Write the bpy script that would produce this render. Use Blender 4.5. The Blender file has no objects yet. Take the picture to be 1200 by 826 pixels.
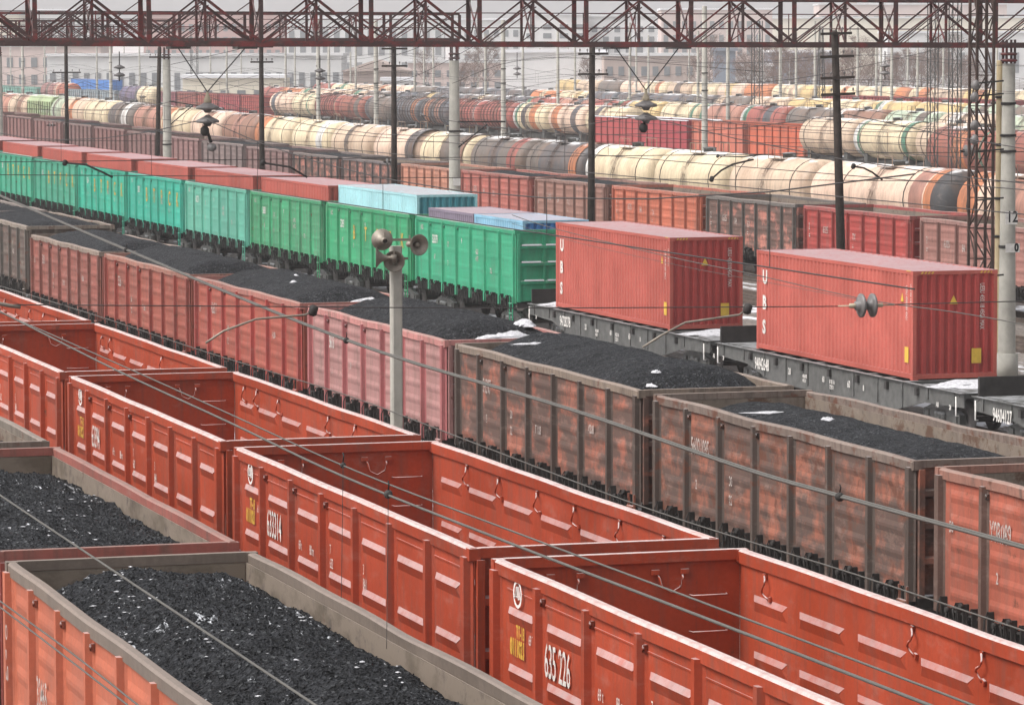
import bpy, math, random
from mathutils import Vector, Matrix, noise
SC = bpy.context.scene
COL = SC.collection
rnd = random.Random(7)

# ------------------------------------------------------------------ camera
F_PX, YAW, PITCH, ROLL, CAMZ = 4598.37, 1.2756, 0.0775, -0.0024, 10.194
fw = Vector((-math.sin(YAW)*math.cos(PITCH), math.cos(YAW)*math.cos(PITCH), -math.sin(PITCH)))
rt = Vector((math.cos(YAW), math.sin(YAW), 0)); up = rt.cross(fw)
R2 = rt*math.cos(ROLL)+up*math.sin(ROLL); U2 = -rt*math.sin(ROLL)+up*math.cos(ROLL)
cam = bpy.data.objects.new('camera', bpy.data.cameras.new('camera'))
COL.objects.link(cam)
cam.data.sensor_width = 36; cam.data.lens = F_PX/1200*36
cam.data.clip_start = 0.5; cam.data.clip_end = 9000
m = Matrix((R2, U2, -fw)).transposed().to_4x4(); m.translation = (0, 0, CAMZ)
cam.matrix_world = m
SC.camera = cam

def ray(x, y): return fw + R2*((x-600)/F_PX) - U2*((y-413)/F_PX)
def onY(x, y, Y):
    d = ray(x, y); return Vector((0, 0, CAMZ)) + d*(Y/d.y)
def onX(x, y, X):
    d = ray(x, y); return Vector((0, 0, CAMZ)) + d*(X/d.x)
def onD(x, y, D):            # point at depth D metres along the view
    d = ray(x, y); return Vector((0, 0, CAMZ)) + d*D

# ------------------------------------------------------------------ light
W = bpy.data.worlds.new("World"); SC.world = W; W.use_nodes = True
nt = W.node_tree; nt.nodes.clear()
sky = nt.nodes.new('ShaderNodeTexSky'); sky.sky_type = 'NISHITA'; sky.sun_disc = False
SUN_EL, SUN_AZ = math.radians(52), math.atan2(0.06, -0.99)     # azimuth measured from +Y clockwise (x,y)
sky.sun_elevation = SUN_EL; sky.sun_rotation = SUN_AZ; sky.dust_density = 6; sky.air_density = 1.0; sky.ozone_density = .6
hs = nt.nodes.new('ShaderNodeHueSaturation'); hs.inputs['Saturation'].default_value = .16
bg = nt.nodes.new('ShaderNodeBackground'); bg.inputs['Strength'].default_value = .15
wo = nt.nodes.new('ShaderNodeOutputWorld')
nt.links.new(sky.outputs[0], hs.inputs['Color']); tint = nt.nodes.new('ShaderNodeMix'); tint.data_type = 'RGBA'; tint.blend_type = 'MULTIPLY'; tint.inputs[0].default_value = 1; tint.inputs[7].default_value = (1.0, .99, 1.0, 1)
nt.links.new(hs.outputs[0], tint.inputs[6]); nt.links.new(tint.outputs[2], bg.inputs[0]); nt.links.new(bg.outputs[0], wo.inputs[0])
sl = bpy.data.lights.new('sun', 'SUN'); sl.energy = 1.9; sl.angle = math.radians(32); sl.color = (1, .965, .93)
so = bpy.data.objects.new('sun', sl); COL.objects.link(so)
sdir = Vector((math.sin(SUN_AZ)*math.cos(SUN_EL), math.cos(SUN_AZ)*math.cos(SUN_EL), math.sin(SUN_EL)))
so.rotation_euler = sdir.to_track_quat('Z', 'Y').to_euler(); so.location = (0, -20, 60)
SC.view_settings.view_transform = 'Standard'; SC.view_settings.look = 'None'
SC.view_settings.exposure = 0.3; SC.view_settings.gamma = 1
SC.cycles.volume_bounces = 1; SC.cycles.max_bounces = 6
SC.cycles.volume_step_rate = 10

# ------------------------------------------------------------------ materials
def newmat(name):
    M = bpy.data.materials.new(name); M.use_nodes = True
    t = M.node_tree; t.nodes.clear()
    o = t.nodes.new('ShaderNodeOutputMaterial'); b = t.nodes.new('ShaderNodeBsdfPrincipled')
    t.links.new(b.outputs[0], o.inputs[0])
    return M, t, b
class NT:
    def __init__(s, t): s.t = t
    def n(s, typ, **kw):
        nd = s.t.nodes.new(typ)
        for k, v in kw.items(): setattr(nd, k, v)
        return nd
    def l(s, a, b): s.t.links.new(a, b)
    def math(s, op, a, b=None, c=None, clamp=False):
        nd = s.n('ShaderNodeMath', operation=op); nd.use_clamp = clamp
        for i, v in enumerate((a, b, c)):
            if v is None: continue
            if isinstance(v, (int, float)): nd.inputs[i].default_value = v
            else: s.l(v, nd.inputs[i])
        return nd.outputs[0]
    def noise(s, vec, scale, detail=4, rough=.55, mapscale=None):
        if mapscale:
            mp = s.n('ShaderNodeMapping'); mp.inputs['Scale'].default_value = mapscale
            s.l(vec, mp.inputs[0]); vec = mp.outputs[0]
        nd = s.n('ShaderNodeTexNoise'); nd.inputs['Scale'].default_value = scale
        nd.inputs['Detail'].default_value = detail; nd.inputs['Roughness'].default_value = rough
        s.l(vec, nd.inputs['Vector']); return nd.outputs['Fac']
    def mix(s, f, a, b, blend='MIX'):
        nd = s.n('ShaderNodeMix', data_type='RGBA', blend_type=blend)
        for v, i in ((f, 0), (a, 6), (b, 7)):
            if isinstance(v, (int, float)): nd.inputs[i].default_value = v
            elif isinstance(v, tuple): nd.inputs[i].default_value = (*v, 1)
            else: s.l(v, nd.inputs[i])
        return nd.outputs[2]
    def mr(s, v, a, b, c=0., d=1.):
        nd = s.n('ShaderNodeMapRange'); s.l(v, nd.inputs[0])
        for i, q in enumerate((a, b, c, d)): nd.inputs[i+1].default_value = q
        return nd.outputs[0]
    def bump(s, h, strength, dist, bs):
        nd = s.n('ShaderNodeBump'); nd.inputs['Strength'].default_value = strength; nd.inputs['Distance'].default_value = dist
        s.l(h, nd.inputs['Height']); s.l(nd.outputs[0], bs.inputs['Normal'])
def objvec(N):
    tc = N.n('ShaderNodeTexCoord'); oi = N.n('ShaderNodeObjectInfo')
    r = N.math('MULTIPLY', oi.outputs['Random'], 53.)
    va = N.n('ShaderNodeVectorMath', operation='ADD'); N.l(tc.outputs['Object'], va.inputs[0]); N.l(r, va.inputs[1])
    return va.outputs[0], oi
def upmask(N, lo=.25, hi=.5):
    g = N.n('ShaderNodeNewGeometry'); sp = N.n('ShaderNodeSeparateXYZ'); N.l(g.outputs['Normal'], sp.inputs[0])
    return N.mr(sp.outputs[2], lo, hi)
def paint(name, upmix=.35, rough=.55, grime=1., patch=None, rust=(.13, .05, .03), upcol=(.5, .47, .47), spill=False):
    """object colour gives the paint, its alpha how worn it is"""
    M, t, b = newmat(name); N = NT(t); v, oi = objvec(N)
    col = oi.outputs['Color']; wear = oi.outputs['Alpha']
    big = N.noise(v, .55, 5)
    val = N.mr(big, .3, .7, .82, 1.14)
    c = N.mix(1., col, val, 'MULTIPLY')
    fine = N.noise(v, 16, 3)
    c = N.mix(1., c, N.mr(fine, .3, .7, .92, 1.07), 'MULTIPLY')
    # vertical run marks of grime
    st = N.noise(v, 1., 6, .65, (4.2, 4.2, .5))
    g = N.math('MULTIPLY', N.mr(st, .48, .78), N.math('ADD', N.math('MULTIPLY', wear, .9), .18*grime), clamp=True)
    c = N.mix(g, c, (.105, .082, .068))
    st2 = N.noise(v, 1., 4, .6, (13, 13, .45))
    c = N.mix(N.math('MULTIPLY', N.mr(st2, .56, .74), N.math('MULTIPLY_ADD', wear, .75, .05), clamp=True), c, (.085, .05, .04))
    if patch:
        pm = N.noise(v, 1.15, 7, .62, (1, 1, 1.7))
        pf = N.mr(pm, .39, .52)
        c = N.mix(N.math('MULTIPLY', pf, .9), c, patch)
        pm2 = N.noise(v, 3.7, 6, .7)
        c = N.mix(N.mr(pm2, .56, .68, 0, .75), c, (.07, .055, .05))
    sf = N.noise(v, 1.9, 8, .7, (1, 1, 2.2))
    c = N.mix(N.math('MULTIPLY', N.mr(sf, .55, .72), N.math('MULTIPLY_ADD', wear, .5, .12)), c, N.mix(.5, col, (.42, .33, .28)))
    rp = N.noise(v, 2.4, 9, .68)
    th = N.math('MULTIPLY_ADD', wear, -.22, .74)
    rf = N.math('MULTIPLY', N.math('SUBTRACT', rp, th), 14., clamp=True)
    c = N.mix(N.math('MULTIPLY', rf, .85), c, rust)
    if spill:
        sx = N.n('ShaderNodeSeparateXYZ'); tcc = N.n('ShaderNodeTexCoord'); N.l(tcc.outputs['Object'], sx.inputs[0])
        core = N.math('SUBTRACT', 1., N.math('DIVIDE', N.math('ABSOLUTE', sx.outputs[0]), 2.1))
        dist = N.math('ADD', core, N.math('MULTIPLY', N.math('SUBTRACT', N.noise(v, 1.6, 8, .72, (1.6, 1.2, .45)), .5), 3.2))
        amt = N.math('MULTIPLY', N.mr(dist, .45, 1.1), N.math('MULTIPLY_ADD', wear, 1.3, .25), clamp=True)
        c = N.mix(N.math('MULTIPLY', amt, .85), c, (.07, .055, .048))
        sm = N.math('MULTIPLY', N.mr(N.noise(v, .6, 7, .72, (1, 1, .6)), .44, .68), .6)
        c = N.mix(sm, c, N.mix(.5, c, (.3, .15, .08)))
    um = N.math('MULTIPLY', upmask(N), N.mr(N.noise(v, 5, 6, .7), .32, .55, upmix*.55, upmix))  # upward faces are mixed towards a separate tone, broken up by noise
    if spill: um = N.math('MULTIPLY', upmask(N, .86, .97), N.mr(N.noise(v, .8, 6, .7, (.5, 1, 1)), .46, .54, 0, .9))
    c = N.mix(um, c, upcol)
    N.l(c, b.inputs['Base Color'])
    N.l(N.mr(big, .3, .7, rough-.1, rough+.2), b.inputs['Roughness'])
    b.inputs['Specular IOR Level'].default_value = .35
    N.bump(N.noise(v, 7, 6, .6), .35, .012, b)
    return M
def plain(name, col, rough=.7, var=.18, scale=3., metal=0., bump=.2, snow=0., spec=.3):
    M, t, b = newmat(name); N = NT(t); v, oi = objvec(N)
    n = N.noise(v, scale, 7, .62)
    c = N.mix(1., col, N.mr(n, .3, .7, 1-var, 1+var), 'MULTIPLY')
    if snow:
        um = N.math('MULTIPLY', upmask(N), N.mr(N.noise(v, scale*.7, 6, .65), .42, .52, 0, snow))
        c = N.mix(um, c, (.75, .77, .8))
    N.l(c, b.inputs['Base Color']); b.inputs['Roughness'].default_value = rough
    b.inputs['Metallic'].default_value = metal; b.inputs['Specular IOR Level'].default_value = spec
    if bump: N.bump(N.noise(v, scale*6, 5), bump, .01, b)
    return M
MP = {}
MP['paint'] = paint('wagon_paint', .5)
MP['rim'] = paint('rail_paint', .8, upcol=(.6, .54, .52))
MP['rimworn'] = paint('worn_rail_paint', .55, grime=3, upcol=(.26, .21, .18))
MP['worn'] = paint('worn_wagon_paint', .4, .7, 2.2, patch=(.095, .066, .055), upcol=(.3, .25, .22))
MP['lin'] = paint('inner_plate', .35, .7, 2., patch=(.2, .16, .125), rust=(.1, .05, .03), upcol=(.3, .26, .23))
MP['cont'] = paint('container_paint', .8, .5, .25, upcol=(.42, .33, .345))
MP['tank'] = paint('tank_paint', .3, .55, 1.6, rust=(.14, .07, .045), upcol=(.8, .79, .78), spill=True)
MP['dark'] = plain('black_iron', (.035, .032, .03), .75, .4)
MP['steel'] = plain('frame_steel', (.085, .085, .08), .7, .35, snow=.25)
MP['rusty'] = plain('rusty_steel', (.075, .05, .042), .8, .5, 2)
MP['wheel'] = plain('wheel_steel', (.12, .11, .105), .5, .3)
MP['tread'] = plain('wheel_tread', (.42, .41, .4), .35, .1, metal=.6)
MP['white'] = plain('white_lettering', (.74, .72, .68), .7, .16, 9)
MP['fadew'] = plain('faded_lettering', (.5, .44, .41), .8, .2, 9)
MP['yell'] = plain('yellow_marking', (.62, .4, .06), .65, .12, 9)
MP['blk'] = plain('black_marking', (.02, .02, .02), .7, .1)
MP['conc'] = plain('concrete', (.4, .385, .34), .85, .22, 1.6)
MP['concy'] = plain('yellowed_concrete', (.46, .37, .23), .85, .25, 1.2)
MP['wood'] = plain('tarred_wood', (.052, .042, .036), .9, .35, 4)
MP['truss'] = paint('truss_paint', .2, .8, 1.5, patch=(.075, .055, .052), rust=(.05, .035, .032))
MP['wire'] = plain('wire_copper', (.11, .105, .095), .6, .1, bump=0)
MP['wiredk'] = plain('dark_wire', (.06, .056, .055), .7, .1, bump=0)
MP['ins'] = plain('porcelain', (.17, .16, .155), .45, .3, 6, spec=.4)
MP['cream'] = plain('cream_fitting', (.42, .36, .26), .7, .2)
MP['horn'] = plain('horn_metal', (.26, .23, .19), .5, .3, 5, metal=.3)
MP['snow'] = plain('snow_lump', (.8, .81, .84), .9, .08, 5, bump=.5)
MP['dsnow'] = plain('sooty_snow', (.5, .5, .52), .9, .3, 12, bump=.5)
MP['bark'] = plain('bark', (.2, .15, .125), .95, .2)
MP['twig'] = plain('twigs', (.2, .135, .11), .95, .2)
MP['birch'] = plain('birch_bark', (.6, .57, .54), .9, .2)
MP['glass'] = plain('window_glass', (.2, .21, .22), .35, .1, bump=0)

def chipped(name, col, thr):
    M, t, b = newmat(name); N = NT(t); v, oi = objvec(N)
    b.inputs['Roughness'].default_value = .8
    c = N.mix(N.mr(N.noise(v, 6, 6), .3, .7), tuple(q*.72 for q in col), col); N.l(c, b.inputs['Base Color'])
    tr = N.n('ShaderNodeBsdfTransparent'); mx = N.n('ShaderNodeMixShader'); f = N.mr(N.noise(v, 9, 9, .75), thr, thr+.05)
    out = [q for q in t.nodes if q.type == 'OUTPUT_MATERIAL'][0]
    N.l(f, mx.inputs[0]); N.l(b.outputs[0], mx.inputs[1]); N.l(tr.outputs[0], mx.inputs[2]); N.l(mx.outputs[0], out.inputs[0]); return M
MP['wtxt'] = chipped('chipped_white_paint', (.72, .69, .64), .6)
MP['ftxt'] = chipped('faded_white_paint', (.5, .43, .39), .53)
MP['ytxt'] = chipped('chipped_yellow_paint', (.66, .4, .05), .58)
def coalmat():
    M, t, b = newmat('coal'); N = NT(t); v, oi = objvec(N)
    vo = N.n('ShaderNodeTexVoronoi'); vo.inputs['Scale'].default_value = 26; N.l(v, vo.inputs['Vector'])
    vo2 = N.n('ShaderNodeTexVoronoi'); vo2.inputs['Scale'].default_value = 7; N.l(v, vo2.inputs['Vector'])
    n = N.noise(v, 1.1, 6)
    sc = N.n('ShaderNodeSeparateColor'); N.l(vo.outputs['Color'], sc.inputs[0])
    c = N.mix(N.mr(sc.outputs[0], .1, 1.), (.005, .0055, .0065), (.034, .036, .041))
    c = N.mix(N.math('MULTIPLY', N.mr(sc.outputs[1], .93, .95), .7), c, (.11, .115, .12))  # scattered bright cells: glints of coal facets painted into the base colour
    c = N.mix(1., c, N.mr(n, .3, .7, .75, 1.3), 'MULTIPLY')
    sn = N.noise(v, 3.6, 9, .72, (1, 1.8, 1)); sn2 = N.noise(v, .35, 3)
    th = N.math('ADD', sn, N.math('MULTIPLY', sn2, .5))
    thr = N.math('MULTIPLY_ADD', oi.outputs['Alpha'], -.16, 1.07)
    sf = N.math('MULTIPLY', N.math('SUBTRACT', th, thr), 22., clamp=True)
    c = N.mix(sf, c, (.62, .64, .67))
    N.l(c, b.inputs['Base Color']); b.inputs['Roughness'].default_value = .62
    b.inputs['Specular IOR Level'].default_value = .22
    h = N.math('ADD', N.math('MULTIPLY', vo.outputs['Distance'], .7), N.math('MULTIPLY', vo2.outputs['Distance'], 1.))
    h = N.math('ADD', h, N.noise(v, 30, 4))
    N.bump(h, 1., .07, b)
    return M
MP['coal'] = coalmat()
def groundmat():
    M, t, b = newmat('ballast'); N = NT(t)
    g = N.n('ShaderNodeNewGeometry'); v = g.outputs['Position']
    vo = N.n('ShaderNodeTexVoronoi'); vo.inputs['Scale'].default_value = 9; N.l(v, vo.inputs['Vector'])
    n = N.noise(v, .12, 8, .6)
    c = N.mix(N.mr(n, .3, .7), (.12, .1, .085), (.21, .185, .165))
    sc = N.n('ShaderNodeSeparateColor'); N.l(vo.outputs['Color'], sc.inputs[0])
    c = N.mix(1., c, N.mr(sc.outputs[0], 0, 1, .6, 1.4), 'MULTIPLY')
    s = N.noise(v, .5, 9, .68, (.25, 1, 1))
    c = N.mix(N.mr(s, .53, .58), c, (.72, .73, .76))
    N.l(c, b.inputs['Base Color']); b.inputs['Roughness'].default_value = .9
    N.bump(vo.outputs['Distance'], .8, .05, b)
    return M
MP['ground'] = groundmat()
def flatpaint(name, a, bcol, sc=.05, z=None):
    M, t, b = newmat(name); N = NT(t); g = N.n('ShaderNodeNewGeometry')
    n = N.noise(g.outputs['Position'], sc, 8, .65)
    c = N.mix(N.mr(n, .38, .62), a, bcol)
    N.l(c, b.inputs['Base Color']); b.inputs['Roughness'].default_value = .9
    return M
MP['hill'] = flatpaint('hillside', (.34, .28, .26), (.66, .64, .63), .012)

# ------------------------------------------------------------------ mesh helpers
class MB:
    def __init__(s): s.v = []; s.f = []; s.sm = []
    def add(s, vs, fs, smooth=False):
        o = len(s.v); s.v += [tuple(q) for q in vs]; s.f += [tuple(i+o for i in f) for f in fs]; s.sm += [smooth]*len(fs); return s
    def box(s, x0, x1, y0, y1, z0, z1, bev=0):
        if bev:
            # chamfered along the x direction
            P = [(y0+bev, z0), (y1-bev, z0), (y1, z0+bev), (y1, z1-bev), (y1-bev, z1), (y0+bev, z1), (y0, z1-bev), (y0, z0+bev)]
            vs = [(x0, a, b) for a, b in P]+[(x1, a, b) for a, b in P]; n = 8
            return s.add(vs, [tuple(reversed(range(n))), tuple(range(n, 2*n))]+[(i, (i+1) % n, n+(i+1) % n, n+i) for i in range(n)])
        vs = [(x, y, z) for x in (x0, x1) for y in (y0, y1) for z in (z0, z1)]
        return s.add(vs, [(0, 1, 3, 2), (4, 6, 7, 5), (0, 4, 5, 1), (2, 3, 7, 6), (0, 2, 6, 4), (1, 5, 7, 3)])
    def prism(s, pts, a0, a1, axis='x'):
        """closed profile extruded along an axis; pts are the other two coordinates"""
        n = len(pts)
        mk = {'x': lambda a, p: (a, p[0], p[1]), 'y': lambda a, p: (p[0], a, p[1]), 'z': lambda a, p: (p[0], p[1], a)}[axis]
        vs = [mk(a0, p) for p in pts]+[mk(a1, p) for p in pts]
        return s.add(vs, [tuple(reversed(range(n))), tuple(range(n, 2*n))]+[(i, (i+1) % n, n+(i+1) % n, n+i) for i in range(n)])
    def bar(s, p, q, w, h=None, n=4, r2=None):
        """straight bar (n=4 square, else round) between two points"""
        p = Vector(p); q = Vector(q); d = (q-p)
        if d.length < 1e-6: return s
        d.normalize(); a = Vector((0, 0, 1)) if abs(d.z) < .95 else Vector((1, 0, 0))
        u = d.cross(a).normalized(); w2 = u.cross(d).normalized(); h = h or w
        ph = math.pi/4 if n == 4 else 0; k = math.sqrt(2) if n == 4 else 1
        vs = []
        for c, sc in ((p, 1), (q, (r2/w if r2 else 1))):
            for i in range(n):
                t = ph+2*math.pi*i/n
                vs.append(c+u*(math.cos(t)*w*.5*k*sc)+w2*(math.sin(t)*h*.5*k*sc))
        return s.add(vs, [tuple(range(n)), tuple(reversed(range(n, 2*n)))]+[(i, n+i, n+(i+1) % n, (i+1) % n) for i in range(n)], n > 4)
    def tube(s, pts, r, n=6):
        pts = [Vector(p) for p in pts]; vs = []
        for i, p in enumerate(pts):
            d = (pts[min(i+1, len(pts)-1)]-pts[max(i-1, 0)]).normalized()
            a = Vector((0, 0, 1)) if abs(d.z) < .9 else Vector((0, 1, 0))
            u = d.cross(a).normalized(); w = u.cross(d)
            for k in range(n):
                t = 2*math.pi*k/n; vs.append(p+u*math.cos(t)*r+w*math.sin(t)*r)
        fs = [(i*n+k, (i+1)*n+k, (i+1)*n+(k+1) % n, i*n+(k+1) % n) for i in range(len(pts)-1) for k in range(n)]
        fs += [tuple(range(n)), tuple(reversed(range((len(pts)-1)*n, len(pts)*n)))]
        return s.add(vs, fs, True)
    def lathe(s, prof, c=(0, 0, 0), d=(0, 0, 1), n=16, cap=True, smooth=True):
        """prof: (radius, distance along d)"""
        d = Vector(d).normalized(); a = Vector((0, 0, 1)) if abs(d.z) < .9 else Vector((0, 1, 0))
        u = d.cross(a).normalized(); w = u.cross(d); c = Vector(c); vs = []
        for r, h in prof:
            for k in range(n):
                t = 2*math.pi*k/n; vs.append(c+d*h+u*math.cos(t)*r+w*math.sin(t)*r)
        fs = [(i*n+k, (i+1)*n+k, (i+1)*n+(k+1) % n, i*n+(k+1) % n) for i in range(len(prof)-1) for k in range(n)]
        s.add(vs, fs, smooth)
        if cap:
            o = len(s.v)-len(vs); s.f += [tuple(o+k for k in range(n)), tuple(o+(len(prof)-1)*n+k for k in reversed(range(n)))]; s.sm += [False, False]
        return s
    def mesh(s, name):
        me = bpy.data.meshes.new(name); me.from_pydata(s.v, [], s.f); me.polygons.foreach_set('use_smooth', s.sm); me.update(); return me
    def build(s, name, mat, parent=None, color=None, loc=None):
        return link(name, s.mesh(name), mat, parent, color, loc)
def link(name, me, mat, parent=None, color=None, loc=None):
    """one object on a mesh; the material sits on the object so copies can be painted differently"""
    o = bpy.data.objects.new(name, me); COL.objects.link(o)
    mt = MP[mat] if isinstance(mat, str) else mat
    if not me.materials: me.materials.append(mt)
    o.material_slots[0].link = 'OBJECT'; o.material_slots[0].material = mt
    if parent: o.parent = parent
    if color: o.color = color if len(color) == 4 else (*color, .3)
    if loc is not None: o.location = loc
    return o
def empty(name, loc=(0, 0, 0), rz=0.):
    o = bpy.data.objects.new(name, None); COL.objects.link(o); o.location = loc; o.rotation_euler = (0, 0, rz); o.empty_display_size = .3; return o
def tag(o, label, cat, group=None):
    if len(label.replace('-', ' ').split()) > 16: print('LONG', label)
    o['label'] = label; o['category'] = cat
    if group: o['group'] = group
    return o
def struct(o): o['kind'] = 'structure'; return o
CACHE = {}
def cached(key, fn):
    if key not in CACHE: CACHE[key] = fn().mesh(key[0])
    return CACHE[key]
def part(name, key, fn, mat, parent, color=None, loc=None):
    return link(name, cached((name,)+key, fn), mat, parent, color, loc)
TXT = {}
def text(name, s, size, loc, parent, mat='white', face='near', cond=.62, bold=.0, vertical=False, align='LEFT'):
    key = (s, size, cond, face, bold, align); mat = {'white': 'wtxt', 'fadew': 'ftxt', 'yell': 'ytxt'}.get(mat, mat)
    if key not in TXT:
        cu = bpy.data.curves.new('t', 'FONT'); cu.body = s; cu.size = size*1.35; cu.align_x = align; cu.resolution_u = 3
        cu.offset = bold; cu.extrude = 0.0; cu.space_line = .95
        ob = bpy.data.objects.new('t', cu); me = bpy.data.meshes.new_from_object(ob)
        for v in me.vertices:
            x, y, z = v.co
            if face == 'near': v.co = (x*cond, 0, y)
            elif face == 'end': v.co = (0, x*cond, y)
        me.materials.clear(); bpy.data.objects.remove(ob); TXT[key] = me
    return link(name, TXT[key], mat, parent, None, loc)

# ------------------------------------------------------------------ ground and tracks
def hgt(x, y):
    """the far pair of tracks climbs a little towards the left"""
    k = min(max((-x-240)*.0058, 0), .85)
    b = min(max((y-50)/8, 0), 1)*min(max((88-y)/10, 0), 1)
    return k*b
b = MB(); xs = [60-i*10 for i in range(75)]+[-690-i*60 for i in range(1, 60)]
ys = [-60, -20, 0, 20, 40, 50, 54, 58, 66, 72, 78, 83, 88, 100, 130, 170, 230, 320, 450, 700, 1100, 1700, 2600, 4200]
vs = [(x, y, hgt(x, y)-.22) for x in xs for y in ys]; n = len(ys)
b.add(vs, [(i*n+j, i*n+j+1, (i+1)*n+j+1, (i+1)*n+j) for i in range(len(xs)-1) for j in range(n-1)], True)
struct(b.build('ground', 'ground'))
TRK = [(9.81, 30, -140), (15.09, 30, -160), (20.7, 30, -200), (26.4, 30, -260), (31.6, 30, -300), (36.7, 30, -330), (41.88, 30, -400),
       (56.7, 30, -300), (61.95, 30, -500), (67, 30, -400), (72, 30, -560), (77.2, -100, -500), (107, -150, -500), (118.5, -150, -760), (134, -150, -760), (157, -150, -800), (212, -200, -900)]
for Y, xa, xb in TRK:
    b = MB(); step = 20
    x = xa
    while x > xb:
        x2 = max(x-step, xb)
        for s in (-.76, .76):
            za, zb = hgt(x, Y), hgt(x2, Y)
            for (w, lo, hi) in ((.15, -.2, -.16), (.035, -.16, -.05), (.075, -.05, 0)):
                vs = []
                for (xx, zz) in ((x2, zb), (x, za)):
                    for yy in (-w/2, w/2):
                        for z in (lo, hi): vs.append((xx, Y+s+yy, zz+z))
                b.add(vs, [(0, 1, 3, 2), (4, 6, 7, 5), (0, 4, 5, 1), (2, 3, 7, 6), (0, 2, 6, 4), (1, 5, 7, 3)])
        x = x2
    if Y < 60:
        x = xa
        while x > max(xb, -260):
            b.box(x-.12, x+.12, Y-1.35, Y+1.35, -.3+hgt(x, Y), -.19+hgt(x, Y)); x -= .55
    struct(b.build('railway_track', plain('rail_iron', (.11, .085, .07), .6, .3) if 'rm' not in CACHE else CACHE['rm']))
    if 'rm' not in CACHE: CACHE['rm'] = bpy.data.materials['rail_iron']
# snow lying between the tracks
b = MB()
for k in range(26):
    X = -70-k*4.6; nx, ny = 10, 6
    cx0, w = X, rnd.uniform(2.4, 4.5); cy0 = 38.6+rnd.uniform(-.5, .4); hw = rnd.uniform(.8, 1.2)
    if rnd.random() < .1: continue
    vs = []
    for i in range(nx+1):
        for j in range(ny+1):
            u, v = i/nx*2-1, j/ny*2-1
            rr = 1+.25*noise.noise(Vector((i*.7, j*.7, k)))
            x = cx0+u*w*math.sqrt(1-v*v*.5)*rr; y = cy0+v*hw*math.sqrt(1-u*u*.5)*rr
            vs.append((x, y, -.24+.17*max(0, 1-u*u)*max(0, 1-v*v)+.03*noise.noise(Vector((x*3, y*3, 0)))))
    b.add(vs, [(i*(ny+1)+j, (i+1)*(ny+1)+j, (i+1)*(ny+1)+j+1, i*(ny+1)+j+1) for i in range(nx) for j in range(ny)], True)
for (xa, xb, y0, y1) in ((-123, -104, 38.2, 40.5), (-102, -90, 38.6, 40.6), (-140, -124, 38.9, 40.3), (-170, -142, 39, 40.2)):
    n1 = int((xb-xa)/.5); vs = []
    for i in range(n1+1):
        for j in range(7):
            x = xa+(xb-xa)*i/n1; e = min(1, i/3, (n1-i)/3); w = .5+.5*noise.noise(Vector((x*.6, 4, 1)))
            y = y0+(y1-y0)*j/6; y = (y0+y1)/2+(y-(y0+y1)/2)*(.75+.35*w); vs.append((x, y, -.25+.2*e*(1-abs(j/3-1)**3)*(.8+.5*noise.noise(Vector((x*1.3, y*1.7, 0))))))
    b.add(vs, [(i*7+j, (i+1)*7+j, (i+1)*7+j+1, i*7+j+1) for i in range(n1) for j in range(6)], True)
o = b.build('snow', 'snow'); o['kind'] = 'stuff'; o['label'] = 'white snow lying on the ballast beside the flat wagons'

# ------------------------------------------------------------------ wagons
def wheelset_mb():
    b = MB()
    for s in (-1, 1):
        b.lathe([(.2, -.07), (.475, -.065), (.475, .05), (.5, .065), (.2, .07)], (0, s*.79, .475), (0, s*-1, 0), 20)
    b.lathe([(.075, -1.1), (.075, 1.1)], (0, 0, .475), (0, 1, 0), 8)
    return b
def bogieframe_mb():
    b = MB()
    for s in (-1, 1):
        y = s*1.02
        P = [(-1.2, .36), (-1.2, .62), (-.95, .68), (-.5, .82), (.5, .82), (.95, .68), (1.2, .62), (1.2, .36), (1.0, .36), (.95, .5), (.45, .34), (-.45, .34), (-.95, .5), (-1.0, .36)]
        b.prism(P, y-.09, y+.09, 'y')
        for k in (-.22, 0, .22): b.lathe([(.09, -.01), (.09, .2)], (k, y*1.0+s*.11, .42), (0, 0, 1), 8)
        for k in (-1, 1): b.box(k*.925-.14, k*.925+.14, y+s*.09-.04, y+s*.09+.07, .36, .6)
    b.box(-.25, .25, -1.1, 1.1, .5, .78)
    return b
def bogie(root, x, lod=0):
    f = part('bogie', (), bogieframe_mb, 'steel', root, None, (x, 0, 0))
    for k in (-.925, .925): part('wheelset', (), wheelset_mb, 'wheel', f, None, (k, 0, 0))
def coupler_mb():
    b = MB(); b.box(-.1, .55, -.1, .1, .95, 1.15); b.prism([(.5, -.2), (.72, -.22), (.8, -.05), (.66, .02), (.74, .2), (.5, .22)], .88, 1.22, 'z')
    b.tube([(.3, .3, 1.1), (.5, .32, .75), (.75, .3, .8)], .03)
    return b

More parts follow.
